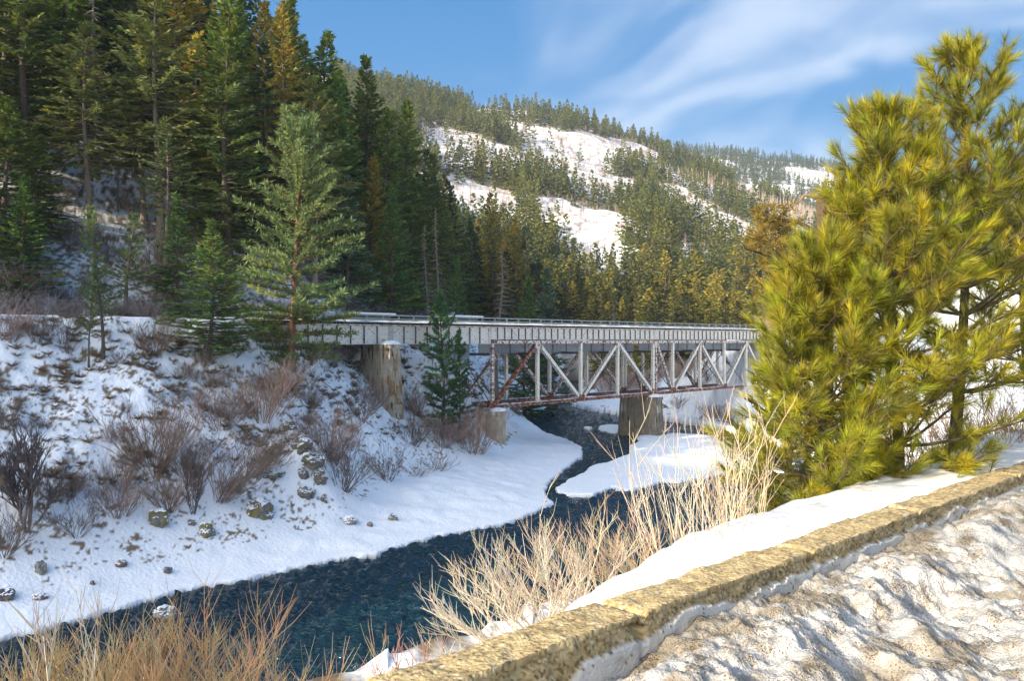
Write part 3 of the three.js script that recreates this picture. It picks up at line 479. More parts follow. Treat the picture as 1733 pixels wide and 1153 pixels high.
// the rest of the forest on the left hill and the valley floor
{
  const r = rng(77), clear = (X, Z, d) => placed.every(([x, z]) => (x - X) ** 2 + (z - Z) ** 2 > d * d);
  const group = 'dark firs packed on the left hillside', lab = { fir: 'dense dark green fir in the thick of the forest on the left hill', fir_b: 'dark ragged fir in the thick of the forest on the left hill', golden: 'olive-gold fir in the thick of the forest on the left hill', bright: 'fresh green fir in the thick of the forest on the left hill', ragged: 'olive fir with bare lower trunk in the forest on the left hill', far_dark: 'dark fir deep in the forest on the left hill' };
  let n = 0;
  for (let k = 0; k < 4200 && n < 128; k++) {
    const s = -64 + 280 * Math.pow(r(), 1.25), dq = 1.5 + 60 * Math.pow(r(), 1.3), q = hillFoot(s) + dq, [X, Z] = bridgeXZ(s, q); if (Z < 40 || X / Z < -0.8) continue;
    
    if (X / Z > -0.64 && Z < 78) continue;
    const px = X / Z * F + CX, H0 = (27 + 9 * r()) * (dq < 8 ? 0.75 : 1), lim = px < 470 ? -999 : px < 640 ? lerp(0, 112, (px - 470) / 170) : px < 780 ? lerp(112, 335, (px - 640) / 140) : lerp(335, 430, (px - 780) / 140);
    let H = H0; const top = CY - (ground(X, Z) + H) / Z * F; if (top < lim) { H -= (lim - top + 14 * r()) * Z / F; if (H < 10) continue; } // the top of the wood steps down the valley
    if (!clear(X, Z, (dq < 14 ? 4.6 : 5.6) + Z * 0.008)) continue;
    const deep = dq > 34 || Z > 180, kk = deep ? (r() < 0.7 ? 'far_dark' : r() < 0.5 ? 'golden' : 'fir') : r() < 0.3 ? 'fir' : r() < 0.4 ? 'fir_b' : r() < 0.45 ? 'ragged' : r() < 0.5 ? 'golden' : 'bright';
    const where = px < 130 ? 'near the left edge of the photo' : px < 420 ? 'left of the big pine' : px < 620 ? 'behind the big pine' : px < 790 ? 'above the deck right of the big pine' : 'at the low far end of the wood'; plantTree(kk, ({ fir: 'dense dark green fir', fir_b: 'dark ragged fir', golden: 'olive-gold fir', ragged: 'bare-trunked olive fir', bright: 'fresh green fir', far_dark: 'dark fir' })[kk] + ' in the hillside forest, ' + where, X, Z, H, r() * 6.28, group + ' (' + kk.replace('_', ' ') + ' ' + where + ')', 0.95 + 0.4 * r()); n++;
  }
  { // trees deeper in that wood, past the ones that can be told apart
    const lists = [[], [], []], q4 = new THREE.Quaternion();
    for (let k = 0; k < 9000 && lists[0].length + lists[1].length + lists[2].length < 330; k++) {
      const s = -66 + 258 * r(), dq = 8 + 100 * r(), [X, Z] = bridgeXZ(s, hillFoot(s) + dq); if (Z < 84 || X / Z < -0.85 || !clear(X, Z, 4.4)) continue;
      const px = X / Z * F + CX, lim = px < 440 ? -999 : px < 640 ? lerp(10, 150, (px - 440) / 200) : px < 780 ? lerp(150, 345, (px - 640) / 140) : lerp(345, 440, (px - 780) / 140);
      let H = 22 + 10 * r(); const top = CY - (ground(X, Z) + H) / Z * F; if (top < lim) { H -= (lim - top + 14 * r()) * Z / F; if (H < 9) continue; }
      placed.push([X, Z, 3]); lists[Math.floor(r() * 3)].push(new THREE.Matrix4().compose(V(X, EYE + ground(X, Z) - 0.3, -Z), q4.setFromAxisAngle(UP, r() * 6.28), V(H / 24 * 1.1, H / 24, H / 24 * 1.1)));
    }
    ['far_dark', 'far_green', 'far_olive'].forEach((kd, i) => { const ch = protos[kd].root.children, o = new THREE.InstancedMesh(mergeGeometries([ch[0].geometry, ch[1].geometry]), needleMat, lists[i].length); lists[i].forEach((m, j) => o.setMatrixAt(j, m)); o.name = numbered('hill_forest'); tag(o, ['dark firs deep in the forest of the left hill', 'green firs deep in the forest of the left hill', 'olive firs deep in the forest of the left hill'][i], 'forest'); o.userData.kind = 'stuff'; scene.add(o); });
  }
  n = 0; const l2 = { far_green: 'green conifer in the valley wood behind the bridge', far_gold: 'yellow sunlit pine in the valley wood behind the bridge', far_olive: 'round-topped olive pine in the valley wood behind the bridge' };
  for (let k = 0; k < 5000 && n < 165; k++) {
    const Z = 215 + 165 * Math.pow(r(), 0.8), px = 800 + 640 * r(), X = (px - CX) / F * Z, i = {}, h = ground(X, Z, i); if (i.e < 6 || i.zone === 'forest' && Z < 230) continue;
    if (px > 960 && px < 1260 && Z < 235) continue;
    if (!clear(X, Z, 5.4)) continue;
    const kk = px < 960 ? (r() < 0.5 ? 'far_gold' : 'far_green') : r() < 0.45 ? 'far_olive' : r() < 0.7 ? 'far_gold' : 'far_green', H = (18 + 12 * r()) * (px < 900 ? 1.1 : px < 1090 ? 0.72 : 1);
    const w2 = px < 960 ? 'left half of the bridge' : px < 1130 ? 'middle of the bridge' : 'right end of the bridge'; plantTree(kk, l2[kk].replace('the bridge', 'the ' + w2), X, Z, H, r() * 6.28, 'conifers of the valley wood behind the ' + w2 + ' (' + kk.slice(4) + ')', 1.2 + 0.5 * r()); n++;
  }
}
// the mountain forest: a far wood that reads as one mass, in a few tones, with clearings of open snow
{
  const poly2 = (pts) => pts.map(([x, y]) => hit(x, y, 330)).filter(Boolean);
  const open = [[[700, 212], [760, 218], [850, 250], [935, 290], [900, 304], [800, 288], [735, 284], [712, 255]], [[845, 208], [930, 216], [1000, 240], [1060, 268], [1010, 305], [950, 292], [880, 255]], [[910, 338], [1000, 346], [1085, 378], [1062, 420], [1052, 470], [1000, 470], [945, 425], [890, 385]], [[1095, 306], [1170, 328], [1260, 378], [1330, 424], [1420, 474], [1400, 510], [1290, 455], [1200, 405], [1130, 352]], [[1110, 388], [1180, 424], [1240, 455], [1200, 452], [1130, 424]], [[1325, 283], [1412, 294], [1418, 324], [1335, 308]], [[1250, 310], [1292, 315], [1280, 342], [1236, 332]], [[800, 312], [870, 332], [885, 356], [815, 346]], [[770, 320], [815, 350], [800, 400], [760, 380]]].map(poly2);
  const aspen = poly2([[1110, 284], [1200, 312], [1300, 345], [1405, 376], [1405, 404], [1300, 372], [1200, 334], [1120, 300]]);
  const r = rng(99), geo = (seed, o) => { const g = conifer(seed, o); return mergeGeometries([g.trunk, g.crown]); };
  const far = { lod: 2, H: 12, R: 2.7, n: 30, spray: 1.6, wid: 0.95, dens: 0.5, rag: 0.3, base: 0.04, var_: 0.12 };
  const sets = [['mountain_forest', geo(61, { ...far, col: [0.17, 0.17, 0.035] })], ['mountain_forest', geo(62, { ...far, col: [0.1, 0.125, 0.04], R: 2.2 })], ['mountain_forest', geo(63, { ...far, col: [0.14, 0.165, 0.04], R: 2.9 })]];
  const lists = sets.map(() => []), bareL = [], brushL = [], cell = new Map(), m4 = new THREE.Matrix4(), qq = new THREE.Quaternion(), ok = (X, Z, d) => { const k = Math.floor(X / d) + ',' + Math.floor(Z / d) + ',' + d; if (cell.has(k)) return false; cell.set(k, 1); return true; };
  for (let k = 0; k < 90000; k++) {
    const Z = 330 + 1650 * Math.pow(r(), 1.15), X = Z * (-0.22 + 0.9 * r()), d = Z > 1200 ? 9 : Z > 700 ? 6.5 : 5.2; if (!ok(X, Z, d)) continue;
    const h = ground(X, Z); if (h < -12.5 && Z > 420) continue;
    let dens = 0.95; const ex = X + 16 * fbm(X * 0.04, Z * 0.04, 2, 3), ez = Z + 30 * fbm(X * 0.04, Z * 0.04, 7, 3); for (const P of open) if (P.length > 2 && inside(P, ex, ez)) { dens = 0.035; break; }
    const patch = fbm(X * 0.012, Z * 0.012, 3, 3); if (dens > 0.5) dens = X / Z < -0.06 && Z > 700 ? 0.9 : Z > 1200 ? 0.8 * sst(-0.3, 0.0, patch) : (Z < 430 ? 0.85 : sst(-0.09, 0.1, patch) * 0.9);
    if (aspen.length > 2 && inside(aspen, X, Z)) { if (r() < 0.9) bareL.push(new THREE.Matrix4().compose(V(X, EYE + h - 0.3, -Z), qq.setFromAxisAngle(UP, r() * 6), V(1, 0.8 + r() * 0.5, 1))); continue; }
    if (r() > dens) { if (Z < 1100 && r() < 0.85) brushL.push(new THREE.Matrix4().compose(V(X, EYE + h, -Z), qq.setFromAxisAngle(UP, r() * 6), V(1, 0.6 + r(), 1).multiplyScalar(0.7 + r() * 1.2))); continue; }
    const s = 0.9 + 0.8 * r(), which = Z > 1200 ? 1 : r() < 0.5 ? 0 : r() < 0.4 ? 1 : 2;
    lists[which].push(new THREE.Matrix4().compose(V(X, EYE + h - 0.4, -Z), qq.setFromAxisAngle(UP, r() * 6.28), V(s, s * (0.95 + 0.4 * r()), s)));
  }
  const inst = (name, g, m, list, label) => { const o = new THREE.InstancedMesh(g, m, list.length); list.forEach((x, i) => o.setMatrixAt(i, x)); o.name = numbered(name); tag(o, label, 'forest'); o.userData.kind = 'stuff'; scene.add(o); };
  const tones = ['olive sunlit conifers of the forest covering the far mountain', 'dark bluish conifers of the forest covering the far mountain', 'green conifers scattered among the others on the far mountain'];
  sets.forEach(([n, g], i) => inst(n, g, needleMat, lists[i], tones[i]));
  const bt = bareTree(64, { H: 11, R: 2, n: 16, base: 0.2, up: 0.5, col: [0.36, 0.28, 0.23], thick: 2.2 }); inst('aspen_grove', mergeGeometries([bt.trunk, bt.crown]), twigMat, bareL, 'pale brown leafless trees in a strip down the mountain');
  const bs_ = bareTree(65, { H: 2.6, R: 1.9, n: 12, base: 0.0, up: 0.6, col: [0.3, 0.21, 0.18], thick: 3.5 }); inst('mountain_brush', mergeGeometries([bs_.trunk, bs_.crown]), twigMat, brushL, 'brown leafless brush dotted over the mountain snow');
}
// ---------------------------------------------------------------- the roadside: concrete wall, ploughed snow, snow behind the wall
const wall3 = (s, a, y) => { const [X, Z] = wallXZ(s, a); return [X, EYE + y, -Z]; };
const TOP = -1.12;
{
  const ss = []; for (let s = 1.45; s < 15; s += s < 5 ? 0.011 : 0.022) ss.push(s);
  const prof = []; // a, y, outward a, outward y
  for (let i = 0; i <= 12; i++) prof.push([2.3, -1.95 + (0.8) * i / 12, 1, 0]); prof.push([2.292, TOP - 0.012, 0.7, 0.7]);
  for (let i = 1; i <= 18; i++) prof.push([2.285 - 0.225 * i / 18, TOP, 0, 1]); prof.push([2.052, TOP - 0.012, -0.7, 0.7]);
  for (let i = 0; i <= 44; i++) prof.push([2.05, TOP - 0.02 - 0.5 * Math.pow(i / 44, 1.15), -1, 0]); prof.push([2.05, -1.95, -1, 0]);
  const cuts = [2.62, 4.05, 5.5, 7.6, 9.4, 11.2];
  const g = gridMesh(ss.length, prof.length, (i, j) => {
    const s = ss[i], [a0, y0, na, ny] = prof[j], first = i === 0 ? 1 : 0;
    const face = na < -0.5 && j > 32, d = TOP - y0; // depth below the top on the road side
    const worn = 0.085 + 0.05 * fbm(s * 2.2, 3, 1, 3) * 2 + 0.035 * fbm(s * 9, d * 9, 2, 2) + 0.05 * sst(2.75, 1.9, s), paint = face && d > worn;
    const agg = Math.abs(noise(s * 62, a0 * 62, y0 * 62)) * 0.011 + 0.014 * fbm(s * 14, a0 * 14, y0 * 14, 3), lump = 0.03 * fbm(s * 3.1, a0 * 3, y0 * 2, 3);
    let off = paint ? 0.004 + 0.003 * noise(s * 20, d * 20, 3) : agg + lump - (face || j === 32 ? 0.012 + 0.02 * sst(0, 0.4, noise(s * 7, d * 12, 6)) : 0);
    for (const c of cuts) off -= (paint ? 0.015 : 0.045) * Math.exp(-(((s - c + 0.03 * noise(y0 * 9, a0 * 9, c)) / 0.02) ** 2));
    const wob = 0.018 * fbm(s * 0.8, 1, 5, 2), a = a0 + na * off + wob, y = y0 + ny * off + 0.012 * fbm(s * 0.9, 7, 5, 2);
    const peb = noise(s * 74, a0 * 74, y0 * 74), n = fbm(s * 9, a0 * 9, y0 * 9, 3), fine = noise(s * 150, a0 * 150, y0 * 150);
    let c;
    if (paint) { c = mix3([0.6, 0.575, 0.53], [0.42, 0.37, 0.29], clamp(0.9 * sst(0.05, 0.3, fbm(s * 5, d * 14, 4, 4)))); if (noise(s * 46, d * 46, 8) > 0.52) c = [0.1, 0.08, 0.06]; c = c.map((x) => x * (1 + 0.08 * fine)); }
    else { c = mix3([0.25, 0.175, 0.075], [0.53, 0.41, 0.215], clamp(0.5 + peb * 1.1 + n)); c = mix3(c, [0.09, 0.06, 0.03], sst(0.16, 0.45, fine * 0.6 - peb * 0.6)); c = mix3(c, [0.62, 0.55, 0.42], 0.8 * sst(0.42, 0.6, peb)); }
    const fs = first ? s - 0.0 : s; return { p: wall3(fs, a, y), c, uv: [s, y0 + a0] };
  });
  const w = new THREE.Mesh(g, std({ roughness: 0.95, bumpMap: tex(512, 512, (u, v) => { const n = 0.5 + fbm(u * 60, v * 60, 2, 3); return [n, n, n]; }, false, 0.8), bumpScale: 0.004 })); w.name = 'wall_body';
  const root = thing('concrete_wall', 'low roadside concrete wall, worn to brown gravel on top over chipped white paint', 'wall'); root.add(w);
  const end = gridMesh(24, 40, (i, j) => { const a = 2.05 + 0.25 * i / 23, y = -1.95 + (TOP + 1.95) * j / 39, e = Math.min(i, 23 - i, 39 - j) / 4, s = 1.45 - 0.05 * Math.sqrt(clamp(e)) - 0.012 * Math.abs(noise(a * 60, y * 60, 2)) - 0.02 * fbm(a * 10, y * 10, 4, 2), peb = noise(a * 74, y * 74, 4); return { p: wall3(s + (e > 0 ? 0 : 0.01), a, y), c: mix3([0.3, 0.2, 0.09], [0.5, 0.38, 0.18], clamp(0.5 + peb * 1.2)) }; });
  const em = new THREE.Mesh(end, w.material); em.name = 'end_face'; root.add(em);
}
const grit = tex(1024, 1024, (u, v) => { // grit frozen into ploughed snow
  const n = fbm(u * 90, v * 90, 1, 2), m = fbm(u * 11, v * 11, 4, 4), sp = noise(u * 260, v * 260, 3), sp2 = noise(u * 130, v * 130, 9);
  let c = mix3([0.97, 0.965, 0.955], [0.76, 0.71, 0.63], clamp(0.7 * sst(0.02, 0.32, m + n * 0.7)));
  const k = sst(0.32, 0.55, sp + m * 0.5) + 0.8 * sst(0.42, 0.6, sp2 + m * 0.4); c = mix3(c, [0.36, 0.27, 0.17], clamp(k)); return c;
}, true, 1.4);
{
  const ss = [], as = []; for (let s = -1.2; s < 14.5; s += s < 1 ? 0.03 : s < 5.2 ? 0.0135 : 0.028) ss.push(s); for (let a = -2.4; a <= 2.075; a += a < 0 ? 0.03 : 0.0145) as.push(a);
  const g = gridMesh(as.length, ss.length, (i, j) => {
    const s = ss[j], a = as[i], wx = 0.5 * fbm(s * 0.7, a * 0.7, 2, 2), u = (s * 0.8 + a * 0.6) + wx, v = (a * 0.8 - s * 0.6);
    const rg = 1 - Math.abs(noise(u * 0.75, v * 1.9, 3)) * 2.2, big = fbm(s * 0.75 + 3, a * 0.9, 5, 3);
    const edge = sst(2.1, 1.5, a), rim = Math.exp(-(((a - 1.75) / 0.2) ** 2));
    let y = -1.26 - 0.05 * (2 - a) + 0.05 * sst(4.5, 8, s) + 0.06 * rg * edge + 0.2 * big * (0.35 + 0.65 * edge) + 0.1 * fbm(s * 3.2, a * 3.2, 8, 3) + 0.05 * fbm(s * 10, a * 10, 2, 3) - 0.02 * Math.abs(noise(s * 17, a * 17, 6)) + 0.016 * fbm(s * 38, a * 38, 4, 2) + 0.06 * rim;
    y -= 0.75 * sst(1.9, 0.7, s + 0.35 * noise(a * 2, 1, 7) + 0.25 * (a - 1)) + 0.06 * sst(3.0, 2.0, s) * sst(1.5, 2.05, a);
    y = Math.min(y, a > 1.9 ? TOP - 0.09 : -1.0);
    const d = fbm(s * 1.5, a * 2.2, 6, 4), d2 = fbm(s * 8, a * 8, 1, 3), k = clamp(0.95 * sst(-0.08, 0.24, d + d2 * 0.5 + 0.04));
    return { p: wall3(s, a, y), c: mix3([0.46, 0.45, 0.44], [0.25, 0.215, 0.165], k), uv: [s, a] };
  });
  const o = new THREE.Mesh(g, std({ map: grit, roughness: 0.75, bumpMap: tex(512, 512, (u, v) => { const n = 0.5 + fbm(u * 70, v * 70, 2, 3); return [n, n, n]; }, false, 0.7), bumpScale: 0.005 })); o.name = 'snow_bank'; struct(o);
}
{
  const ss = [], as = []; for (let s = 1.4; s < 15.5; s += s < 6 ? 0.03 : 0.045) ss.push(s); for (let i = 0; i <= 80; i++) as.push(i / 80);
  const g = gridMesh(as.length, ss.length, (i, j) => {
    const s = ss[j], w = clamp((s - 1.75) * 0.33, 0, 0.85) + 0.22 * sst(7, 11, s) + 0.1 * fbm(s * 1.5, 2, 3, 3), a = 2.27 + as[i] * 2.3, d = a - 2.3;
    let y = -1.17 - 0.1 * d * sst(8, 3, s) + 0.03 * Math.min(d, 1) * sst(7, 10, s) + 0.05 * fbm(s * 1.3, a * 1.3, 4, 3) + 0.03 * fbm(s * 5, a * 5, 6, 3) + 0.01 * fbm(s * 22, a * 22, 6, 2) - 0.04 * sst(2.6, 1.8, s);
    const over = d - w; if (over > -0.25) y -= 0.8 * Math.pow(over + 0.25, 1.7) + Math.max(0, over) * 0.55;
    if (s > 8 && over > 0) y += 0.25 * Math.max(0, noise(s * 1.2, a * 1.5, 4)) * sst(8, 9, s);
    const k = clamp(0.55 * sst(0.04, 0.3, fbm(s * 2.1, a * 3, 6, 4)) * sst(3.5, 6, s));
    return { p: wall3(s, a, y), c: mix3([0.83, 0.83, 0.83], [0.6, 0.51, 0.4], k), uv: [s, a] };
  });
  const o = new THREE.Mesh(g, std({ roughness: 0.75, bumpMap: snowBump, bumpScale: 0.02 })); o.name = 'snow_verge'; struct(o);
}

// ---------------------------------------------------------------- young long-needled pines behind the wall
function longPine(seed, { H, base = 0.08, R, prof = 0.62, col = [0.33, 0.32, 0.018], whorl = 0.26, per = 5, shoots = 7, needles = 82, nl = 0.14, skew = 0 }) {
  const r = rng(seed), trunk = new MB(), crown = new MB(), axis = (t) => V(0.02 * H * Math.sin(t * 3 + seed), t * H, 0.02 * H * Math.sin(t * 2.5 + seed * 3));
  trunk.color(0.085, 0.06, 0.042); const tp = [], tr = []; for (let i = 0; i <= 14; i++) { const t = i / 14; tp.push(axis(t)); tr.push((0.0155 * H) * (1 - t * 0.88)); } tp[0].y = -0.6; trunk.tube(tp, tr, 9);
  const brush = (p, d, len, dens) => {
    const hue = 0.5 + 0.9 * r(), y = r() * 0.35, cc = [col[0] * hue * (0.85 + y), col[1] * hue, col[2] * (1.4 - y)], n = Math.round(needles * dens);
    const s1 = new THREE.Vector3().crossVectors(d, Math.abs(d.y) > 0.9 ? V(1, 0, 0) : UP).normalize(), s2 = new THREE.Vector3().crossVectors(d, s1);
    for (let i = 0; i < n; i++) {
      const f = Math.pow(r(), 0.7), az = r() * 6.283, an = lerp(1.15, 0.35, f) + (r() - 0.5) * 0.35, rd = s1.clone().multiplyScalar(Math.cos(az)).addScaledVector(s2, Math.sin(az));
      const nd = d.clone().multiplyScalar(Math.cos(an)).addScaledVector(rd, Math.sin(an)); nd.y -= 0.06; nd.normalize();
      const w = new THREE.Vector3().crossVectors(nd, rd).normalize(), g = 0.8 + 0.4 * r(); crown.color(cc[0] * g, cc[1] * g, cc[2] * g);
      crown.needle(p.clone().addScaledVector(d, len * f), nd, w, nl * (0.75 + 0.45 * r()), 0.0052);
    }
  };
  const nW = Math.floor((1 - base) * H / whorl);
  for (let w = 0; w < nW; w++) {
    const t = base + (1 - base) * (w + 0.15 * r()) / nW, up = t;
    for (let b = 0; b < per; b++) {
      const az = w * 1.1 + b / per * 6.283 + r() * 0.7, rel = (t - base) / (1 - base), len = Math.max(0.22, R * Math.pow(1 - rel, prof) * (rel < 0.1 ? 0.75 : 1) * (0.65 + 0.5 * r()) * (1 + skew * Math.cos(az)));
      let el = lerp(0.05, 0.95, Math.pow(rel, 1.3)) + (r() - 0.5) * 0.3, p = axis(t), d = V(Math.cos(az) * Math.cos(el), Math.sin(el), Math.sin(az) * Math.cos(el)); const pts = [p];
      for (let k = 0; k < 5; k++) { d.y += 0.1 + (r() - 0.5) * 0.15; d.x += (r() - 0.5) * 0.25; d.z += (r() - 0.5) * 0.25; d.normalize(); p = p.clone().addScaledVector(d, len / 5); pts.push(p); }
      trunk.color(0.13, 0.1, 0.06); trunk.tube(pts, pts.map((_, i) => lerp(0.007 + 0.008 * len, 0.0045, i / 5)), 4);
      brush(pts[5].clone().addScaledVector(d, -0.12), d, 0.17, 1.25);
      const ns = Math.round(shoots * (0.4 + len / R));
      for (let k = 0; k < ns; k++) {
        const f = 0.28 + 0.68 * (k + r()) / ns, i = Math.min(4, Math.floor(f * 5)), q = pts[i].clone().lerp(pts[i + 1], f * 5 - i), bd = pts[i + 1].clone().sub(pts[i]).normalize();
        const sd = bd.clone().multiplyScalar(0.8).add(V((r() - 0.5) * 1.7, 0.25 + (r() - 0.4) * 0.9, (r() - 0.5) * 1.7)).normalize(), sl = (0.1 + 0.22 * r()) * (0.6 + 0.5 * len / R), e = q.clone().addScaledVector(sd, sl);
        trunk.tube([q, e], [0.005, 0.0035], 3); brush(e.clone().addScaledVector(sd, -0.1), sd, 0.14, 0.85);
      }
    }
  }
  brush(axis(0.97), V(0, 1, 0), 0.03 * H, 1.6);
  return { trunk: trunk.geo(), crown: crown.geo() };
}
const pineNeedle = leaf({ roughness: 0.55, transmission: 0.4, specularIntensity: 0.5 });
function roadPine(label, px, Z, topY, baseH, seed, o) {
  const X = (px - CX) / F * Z, H = -(topY - CY) / F * Z - baseH, g = longPine(seed, { H, ...o }), root = thing('pine_tree', label, 'pine tree', [X, EYE + baseH, -Z]);
  const t = new THREE.Mesh(g.trunk, barkMat), c = new THREE.Mesh(g.crown, pineNeedle); t.name = 'trunk'; c.name = 'crown'; root.add(t, c);
}
roadPine('tallest yellow-green long-needled pine behind the wall, its dark trunk showing at right', 1612, 8.5, 100, -1.45, 201, { R: 1.8, base: 0.2, prof: 0.62, per: 6, shoots: 12, skew: 0.12 });
roadPine('second yellow-green long-needled pine, left of the tallest one, full to the ground', 1507, 7.5, 190, -1.75, 202, { R: 1.5, base: 0.06, prof: 0.6, per: 7, shoots: 12 });
roadPine('lowest bushy yellow pine at the left foot of the two tall ones', 1392, 7.2, 440, -2.0, 203, { R: 1.0, base: 0.03, prof: 0.4, per: 7, shoots: 11, whorl: 0.22 });
roadPine('yellow-green pine cut by the right edge of the photo, behind the tallest one', 1742, 9.8, 280, -1.3, 204, { R: 1.5, base: 0.22, prof: 0.5, per: 6, shoots: 9 });
// a dark fir and an old broken pine behind them on the bank
{
  const g = conifer(71, { H: 9, R: 1.5, n: 130, spray: 0.28, wid: 0.1, col: [0.06, 0.075, 0.016], base: 0.02, droop: -0.1, prof: 0.3, rag: 0.6 }), X = (1345 - CX) / F * 15, root = thing('fir_tree', 'dark olive fir half hidden behind the left edge of the yellow pines', 'fir tree', [X, EYE + 1.2 - 9, -15]);
  const t = new THREE.Mesh(g.trunk, barkMat), c = new THREE.Mesh(g.crown, needleMat); t.name = 'trunk'; c.name = 'crown'; root.add(t, c);
  const Z = 19, p0 = at(1392, 620, Z), r = rng(72), tm = new MB(), cm = new MB(), P = (x, y, d = 0) => at(x, y, Z + d).sub(p0);
  const old = thing('pine_tree', 'old broken-topped pine with golden clumps on gnarled branches, left of yellow pines', 'pine tree', p0.toArray());
  tm.color(0.13, 0.09, 0.055); tm.tube([P(1392, 1100), P(1394, 620), P(1396, 450), P(1392, 332)], [0.26, 0.21, 0.19, 0.16], 9);
  tm.color(0.3, 0.19, 0.1); tm.tube([P(1386, 336), P(1372, 330), P(1360, 332), P(1349, 346)], [0.06, 0.05, 0.04, 0.015], 5);
  const limbs = [[[1394, 355], [1420, 360], [1445, 372]], [[1394, 400], [1350, 375], [1315, 372], [1290, 376]], [[1394, 430], [1345, 400], [1300, 405], [1262, 412]], [[1395, 480], [1370, 462], [1330, 445], [1285, 428], [1258, 420]], [[1395, 520], [1360, 490], [1325, 478], [1300, 450]], [[1395, 470], [1350, 430], [1318, 395]], [[1395, 540], [1350, 510], [1310, 512], [1285, 500]]];
  limbs.forEach((l, k) => { const pts = l.map(([x, y], i) => P(x, y, (k % 3 - 1) * i * 0.5)); tm.color(0.12, 0.085, 0.05); tm.tube(pts, pts.map((_, i) => lerp(0.075, 0.015, i / (pts.length - 1))), 5);
    for (let m = 0; m < 46; m++) { const f = 0.3 + 0.7 * r(), i = Math.min(pts.length - 2, Math.floor(f * (pts.length - 1))), q = pts[i].clone().lerp(pts[i + 1], f * (pts.length - 1) - i).add(V((r() - 0.5) * 0.55, (r() - 0.35) * 0.6, (r() - 0.5) * 0.6)); const h = 0.7 + 0.6 * r(); cm.color(0.24 * h, 0.165 * h, 0.02);
      if (m % 4 === 0) tm.tube([pts[i], q], [0.014, 0.006], 3);
      for (let n = 0; n < 13; n++) { const d = V(r() - 0.5, r() - 0.3, r() - 0.5).normalize(), w = V(r() - 0.5, r() - 0.5, r() - 0.5).cross(d).normalize(); cm.kite(q, d, w, 0.17 + 0.1 * r(), 0.025); } } });
  const tt = tm.build('trunk', barkMat, old), cc = cm.build('crown', needleMat, old);
}

// ---------------------------------------------------------------- leafless shrubs and dry stems
function shrub(seed, { h = 1, spread = 0.6, n = 40, col = [0.25, 0.18, 0.13], thick = 0.01, twigs = 4, lean = [0, 0], foot = 0.12, curl = 0.3, frost = 0, up = 1, var_ = 0.25, levels = 2 }) {
  const r = rng(seed), stems = new MB(), tw = new MB();
  for (let i = 0; i < n; i++) {
    const az = i * 2.4 + r(), out = Math.sqrt((i + 0.5) / n), len = h * (0.55 + 0.5 * r()), g = 1 + (r() - 0.5) * 2 * var_; let p = V(Math.cos(az) * out * foot * h, -0.1 * h, Math.sin(az) * out * foot * h), d = V(Math.cos(az) * out * spread + lean[0], up, Math.sin(az) * out * spread + lean[1]).normalize(); const pts = [p], rad = [thick]; const seg = 4;
    for (let k = 0; k < seg; k++) { d.add(V((r() - 0.5) * curl, (r() - 0.45) * curl * 0.6, (r() - 0.5) * curl)).normalize(); p = p.clone().addScaledVector(d, len * 1.08 / seg); pts.push(p); rad.push(thick * (1 - 0.75 * (k + 1) / seg)); }
    const fr = frost * (0.4 + 0.6 * r()), cc = mix3(col.map((x) => x * g), [0.72, 0.7, 0.66], fr); stems.color(...cc); stems.tube(pts, rad, 4);
    const sub = (pts, L, th, lv) => { const m = Math.round(twigs * (lv === 1 ? 1 : 0.6)); for (let k = 0; k < m; k++) { const f = 0.3 + 0.68 * r(), n1 = pts.length - 1, ii = Math.min(n1 - 1, Math.floor(f * n1)), q = pts[ii].clone().lerp(pts[ii + 1], f * n1 - ii), bd = pts[ii + 1].clone().sub(pts[ii]).normalize(), dd = bd.multiplyScalar(0.9).add(V((r() - 0.5) * 1.3, (r() - 0.25) * 0.7, (r() - 0.5) * 1.3)).normalize(), l = L * (0.18 + 0.28 * r()), mid = q.clone().addScaledVector(dd, l * 0.5), e = mid.clone().addScaledVector(dd.add(V((r() - 0.5) * 0.4, 0.15, (r() - 0.5) * 0.4)).normalize(), l * 0.5); tw.color(...cc.map((x) => x * (0.85 + 0.3 * r()))); tw.tube([q, mid, e], [th * 0.62, th * 0.5, th * 0.25], 3); if (lv < levels) sub([q, mid, e], l * 1.6, th * 0.6, lv + 1); } };
    sub(pts, len, thick, 1);
  }
  const root = new THREE.Group(), a = new THREE.Mesh(stems.geo(), twigMat), b = new THREE.Mesh(tw.geo(), twigMat); a.name = 'stems'; b.name = 'twigs'; root.add(a, b); root.userData = { category: 'shrub' }; return root;
}
function putShrub(root, label, p, name = 'shrub') { root.name = numbered(name); root.position.set(...p); tag(root, label, 'shrub'); scene.add(root); return root; }
const by = (px, Z, h) => [(px - CX) / F * Z, EYE + h, -Z];
const FROST = { col: [0.48, 0.37, 0.22], frost: 0.45, thick: 0.0045, curl: 0.42 };
putShrub(shrub(301, { ...FROST, h: 0.5, spread: 1.5, n: 34, lean: [-0.45, 0], twigs: 6, up: 0.55, foot: 0.2 }), 'frosted pale shrub fanning left over the river from behind the wall', by(885, 3.95, -1.5));
putShrub(shrub(302, { ...FROST, h: 0.6, spread: 1.0, n: 28, lean: [-0.15, 0], twigs: 7, up: 0.9, foot: 0.25 }), 'frosted upright twigs right beside the left-fanning shrub', by(945, 4.3, -1.55));
putShrub(shrub(303, { h: 0.55, spread: 1.2, n: 46, col: [0.4, 0.27, 0.15], thick: 0.004, twigs: 5, up: 0.7, lean: [-0.3, 0], foot: 0.4, curl: 0.4, frost: 0.15 }), 'fine tan brush behind the frosted twigs, low over the verge', by(1010, 5.0, -1.62));
